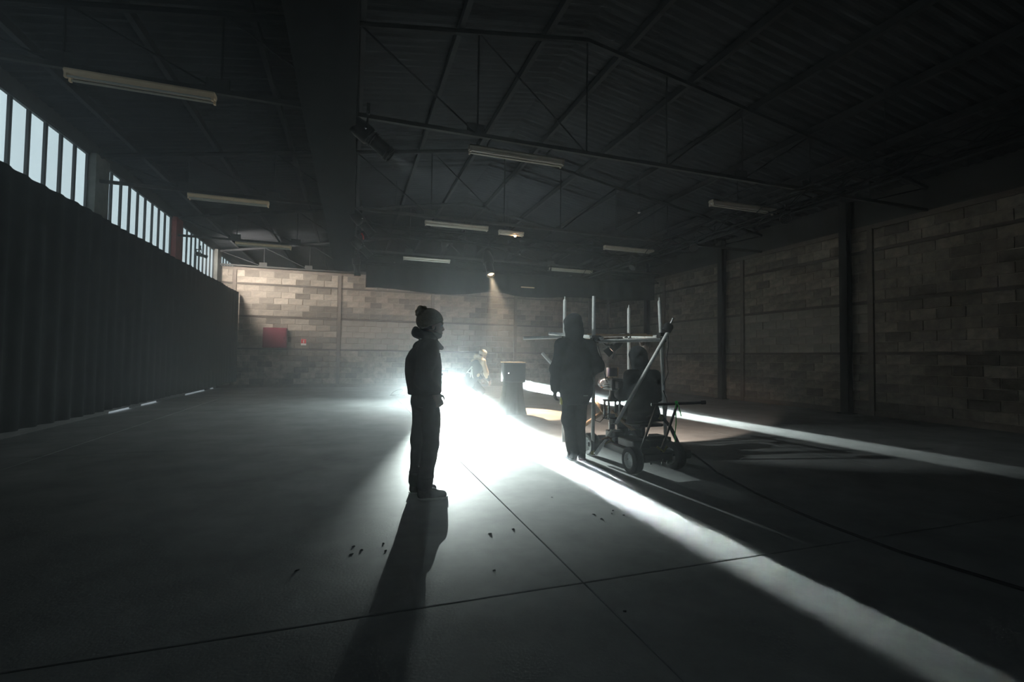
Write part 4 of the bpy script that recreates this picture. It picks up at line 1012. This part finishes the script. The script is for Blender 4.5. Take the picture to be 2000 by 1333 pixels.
# operator seat on a post
st_ = part(MB().cbox((3.74, 5.62, .385), (4.16, 6.0, .43), .02), 'seat', 'rubber')
part(MB().tube((3.95, 5.82, .1), (3.95, 5.82, .39), .03, n=12), 'seat_post', 'black_metal', smooth=True)
part(MB().cbox((3.6, 6.0, .1), (4.2, 6.42, .135), .01), 'footboard', 'steel_dark')
part(MB().cbox((3.45, 5.95, .13), (3.75, 6.25, .2), .01), 'column_base', 'black_metal')
part(MB().tube((3.61, 6.1, .2), (3.61, 6.1, .52), .045, n=16), 'column', 'black_metal', smooth=True)
for dx, dy in ((-.09, -.05), (.09, -.05), (-.09, .07), (.09, .07)): part(MB().box((3.61 + dx - .012, 6.09 + dy - .012, .46), (3.61 + dx + .012, 6.09 + dy + .012, .72)), 'cage_bar', 'black_metal')
part(MB().box((3.50, 6.02, .71), (3.72, 6.18, .73)).box((3.50, 6.02, .45), (3.72, 6.18, .47)), 'cage_plate', 'steel_dark')

# film camera on its head
cmr = empty('film_camera', (3.61, 6.09, .73)); tag(cmr, 'black film camera with monitor on the dolly column', 'camera')
MB().lathe([(.06, 0), (.065, .03), (.05, .06), (.045, .12), (.055, .14)], n=16).build('tripod_head', 'black_metal', cmr, True)
MB().cbox((-.10, -.16, .14), (.10, .12, .31), .012).build('camera_body', 'black_metal', cmr)
MB().lathe([(.05, 0), (.055, .02), (.055, .14), (.065, .145), (.065, .2), (.055, .2)], (0, .12, .22), (0, 1, 0), 18).build('lens', 'black_metal', cmr, True)
MB().cbox((-.06, -.24, .18), (.06, -.16, .28), .01).build('battery', 'rubber', cmr)
mo = MB().cbox((-.105, -.02, .33), (.075, .012, .465), .006).build('monitor', 'black_metal', cmr)
MB().box((-.095, -.024, .342), (.065, -.018, .455)).build('screen', 'lens_glass', mo)
MB().box((.066, -.026, .335), (.08, .0, .468)).box((-.08, -.026, .325), (.08, .0, .336)).build('monitor_bezel', 'wood', mo)
MB().tube((0, 0, .30), (0, 0, .335), .012, n=8).build('monitor_arm', 'steel', cmr)
for k, (z, m) in enumerate(((.29, 'sole_white'), (.22, 'sole_white'), (.185, 'sole_white'))):
    MB().path([(-.10, -.08, z), (-.15, -.1, z + .01), (-.19, -.06, z)], .009, 6).build('plug', m, cmr)
MB().path([(-.19, -.06, .185), (-.215, -.05, .18)], .011, 6).build('plug', 'orange', cmr)
MB().tube((-.02, -.15, .1), (.12, -.26, .06), .01, n=8).build('pan_handle', 'black_metal', cmr, True)
# small fresnel with barn doors hung in the frame
fr = empty('fresnel_lamp', (3.41, 5.73, 1.47)); tag(fr, 'small black lamp with barn doors hanging inside the dolly frame', 'lamp')
fd = Vector((-.35, .5, -.55)).normalized()
MB().lathe([(.03, -.12), (.055, -.1), (.06, -.02), (.06, .06), (.055, .07)], (0.03, 0, .04), fd, 16).build('housing', 'black_metal', fr, True)
MB().lathe([(.052, .071), (.03, .08), (.001, .083)], (.03, 0, .04), fd, 16).build('lens', emat('fresnel_glow', (1, .62, .45), 1.6), fr)
p_ = fd.orthogonal().normalized(); q_ = fd.cross(p_)
for s, u_, v_ in ((1, p_, q_), (-1, p_, q_), (1, q_, p_), (-1, q_, p_)):
    b0 = Vector((.03, 0, .04)) + fd * .07 + u_ * .058 * s; b1_ = b0 + fd * .08 + u_ * .04 * s
    MB().add([b0 + v_ * .05, b0 - v_ * .05, b1_ - v_ * .06, b1_ + v_ * .06, b0 + v_ * .05 + u_ * .003 * s, b0 - v_ * .05 + u_ * .003 * s, b1_ - v_ * .06 + u_ * .003 * s, b1_ + v_ * .06 + u_ * .003 * s], [(0, 1, 2, 3), (7, 6, 5, 4), (0, 4, 5, 1), (1, 5, 6, 2), (2, 6, 7, 3), (3, 7, 4, 0)]).build('barn_door', 'black_metal', fr)
MB().path([(-.22, -.05, .1), (-.14, -.03, .04), (.0, 0, .05)], .012, 7).build('arm', 'black_metal', fr)
lamp('fresnel_light', 'SPOT', Vector((3.44, 5.73, 1.51)) + fd * .1, (-.5, 2.2, -1.6), FRESNEL_W, (1, .80, .66), fr, spot_size=math.radians(62), spot_blend=.3, shadow_soft_size=.03)
f2 = empty('work_lamp', (4.05, 6.0, 1.57)); tag(f2, 'small warm lit lamp clamped beside the operator hood', 'lamp')
MB().lathe([(.02, -.06), (.04, -.05), (.045, .02)], (0, 0, 0), (1.8, 2.6, -1.5), 12).build('housing', 'black_metal', f2, True)
MB().lathe([(.04, .018), (.001, .024)], (0, 0, 0), (1.8, 2.6, -1.5), 12).build('lens', emat('work_glow', (1, .8, .62), 2.2), f2)
MB().ball((-.04, -.045, .02), .02, 8, 6, (1.3, 1, .8)).build('vent', emat('vent_glow', (1, .8, .62), 1.2), f2)  # glowing ball added as a bright spot on the lamp's back
lamp('work_light', 'SPOT', Vector((4.05, 6.0, 1.57)) + Vector((1.8, 2.6, -1.5)).normalized() * .05, (1.9, 2.6, -2.1), WORK_W, (1, .80, .66), f2, spot_size=math.radians(68), spot_blend=.2, shadow_soft_size=.02)
MB().tube((0, 0, .02), (.0, .02, .1), .012, n=8).build('clamp', 'steel', f2)
# green cord on the push bar
gc = MB()
gc.path([(3.80, 4.905, .80), (3.79, 4.90, .72), (3.805, 4.91, .55), (3.795, 4.92, .40), (3.805, 4.925, .25), (3.80, 4.93, .17)], .0065, 6); gc.path([(3.81, 4.905, .81), (3.835, 4.895, .74), (3.865, 4.89, .63)], .0065, 6); gc.ball((3.805, 4.905, .80), .02, 8, 6)
tag(gc.build('cord', mat('green_cord', (.08, .92, .2), .6), smooth=True), 'bright green cord knotted over the dolly push bar', 'cord')
# power cable across the floor
pc = MB().path([(3.9, 5.0, .24), (4.02, 4.86, .16), (4.08, 4.66, .06), (4.06, 4.5, .012), (4.0, 4.25, .012), (3.92, 4.02, .012), (3.83, 3.72, .012), (3.77, 3.45, .012), (3.70, 3.12, .012), (3.66, 2.82, .012), (3.64, 2.3, .012), (3.75, 1.7, .012), (4.1, 1.1, .012), (4.9, .6, .012)], .011, 7)
tag(pc.build('power_cable', 'rubber', smooth=True), 'black power cable running from the dolly across the floor', 'cable')

# ------------------------------------------------------------------ draped stand with boxy monitor
sd_ = empty('draped_stand', (3.62, 10.62, 0)); tag(sd_, 'tall stand wrapped in dark cloth under the boxy monitor', 'stand')
M['cloth_grey'] = mat('grey_green_cloth', (.05, .056, .052), .95, vary=.25, vscale=5, spec=.05)
def skirt(u, v):
    a = u * 2 * math.pi; w = .205 + (.335 - .205) * v ** 1.5; d = .18 + .08 * v
    c, s_ = math.cos(a), math.sin(a); sq = 1 / max(abs(c), abs(s_)); sq = 1 + (sq - 1) * .7
    f = 1 + .045 * v * math.sin(a * 9 + 2 * v) + .02 * v * math.sin(a * 17)
    return (w * c * sq * f - (.05 * v), d * s_ * sq * f, .735 * (1 - v) + .004)
MB().grid(skirt, 96, 10).build('cloth', 'cloth_grey', sd_, 'all')
MB().box((-.16, -.14, .0), (.16, .14, .735)).build('stand_frame', 'black_metal', sd_)
mn = empty('monitor', (3.62, 10.62, .74)); mn.rotation_euler = (0, 0, -.12); tag(mn, 'boxy old dark monitor resting on the draped stand', 'monitor')
MB().cbox((-.255, -.2, 0), (.255, .2, .46), .012).build('cabinet', mat('dark_cabinet', (.045, .048, .046), .6, vary=.1), mn)
MB().box((-.235, -.215, .03), (.235, -.2, .43)).build('bezel', 'black_metal', mn)
MB().ball((-.15, -.217, .22), .012, 8, 6).build('indicator', emat('white_led', (1, 1, 1), 3.), mn)
MB().cbox((-.27, -.21, .46), (.27, .21, .475), .004).build('top_board', 'wood', mn)

# small things on the floor and walls
for k, (x, y) in enumerate([(0.039, 3.511), (0.092, 3.431), (0.026, 3.381), (0.242, 3.507), (0.247, 3.375), (1.014, 3.469), (1.211, 3.509), (0.869, 2.869), (1.835, 4.192), (1.981, 3.644), (1.987, 3.522), (2.14, 3.611), (2.192, 3.68), (2.217, 3.547), (1.39, 2.21), (-.291, 3.224)]):
    r = random.Random(k); L, w, h_ = r.uniform(.009, .018), r.uniform(.006, .010), r.uniform(.003, .006); a = r.uniform(0, 3)
    T = Matrix.Translation((x, y, 0)) @ Matrix.Rotation(a, 4, 'Z')
    o = MB().add([T @ Vector(p) for p in ((-L, -w * .6, 0), (L * .7, -w, 0), (L, w * .5, 0), (-L * .4, w, 0), (-L * .7, -w * .3, h_), (L * .5, -w * .5, h_ * .8), (L * .6, w * .3, h_), (-L * .3, w * .6, h_ * .7))], [(3, 2, 1, 0), (4, 5, 6, 7), (0, 1, 5, 4), (1, 2, 6, 5), (2, 3, 7, 6), (3, 0, 4, 7)]).build('debris_chip', 'wall_dark')
    tag(o, 'small dark chip of debris lying on the concrete floor', 'debris', 'debris chips on the floor')
cc_ = MB()
for k in range(3):
    cc_.path([(1.38 + (.16 + .02 * k) * math.cos(t) + .06 * k, 16.1 + .2 * math.sin(t), .03 + .09 * (1 + math.sin(t * 1.0 + k)) * (k % 2)) for t in np.linspace(0, 6.1, 22)], .012, 6)
tag(cc_.build('cable_coil', 'rubber', smooth=True), 'loose coil of dark cable on the floor near the back wall', 'cable')
dp = MB().tube((11.9, 20.55, 0), (11.9, 20.55, 4.7), .05, n=12); tag(dp.build('downpipe', 'post', smooth=True), 'grey downpipe in the back right corner', 'pipe')
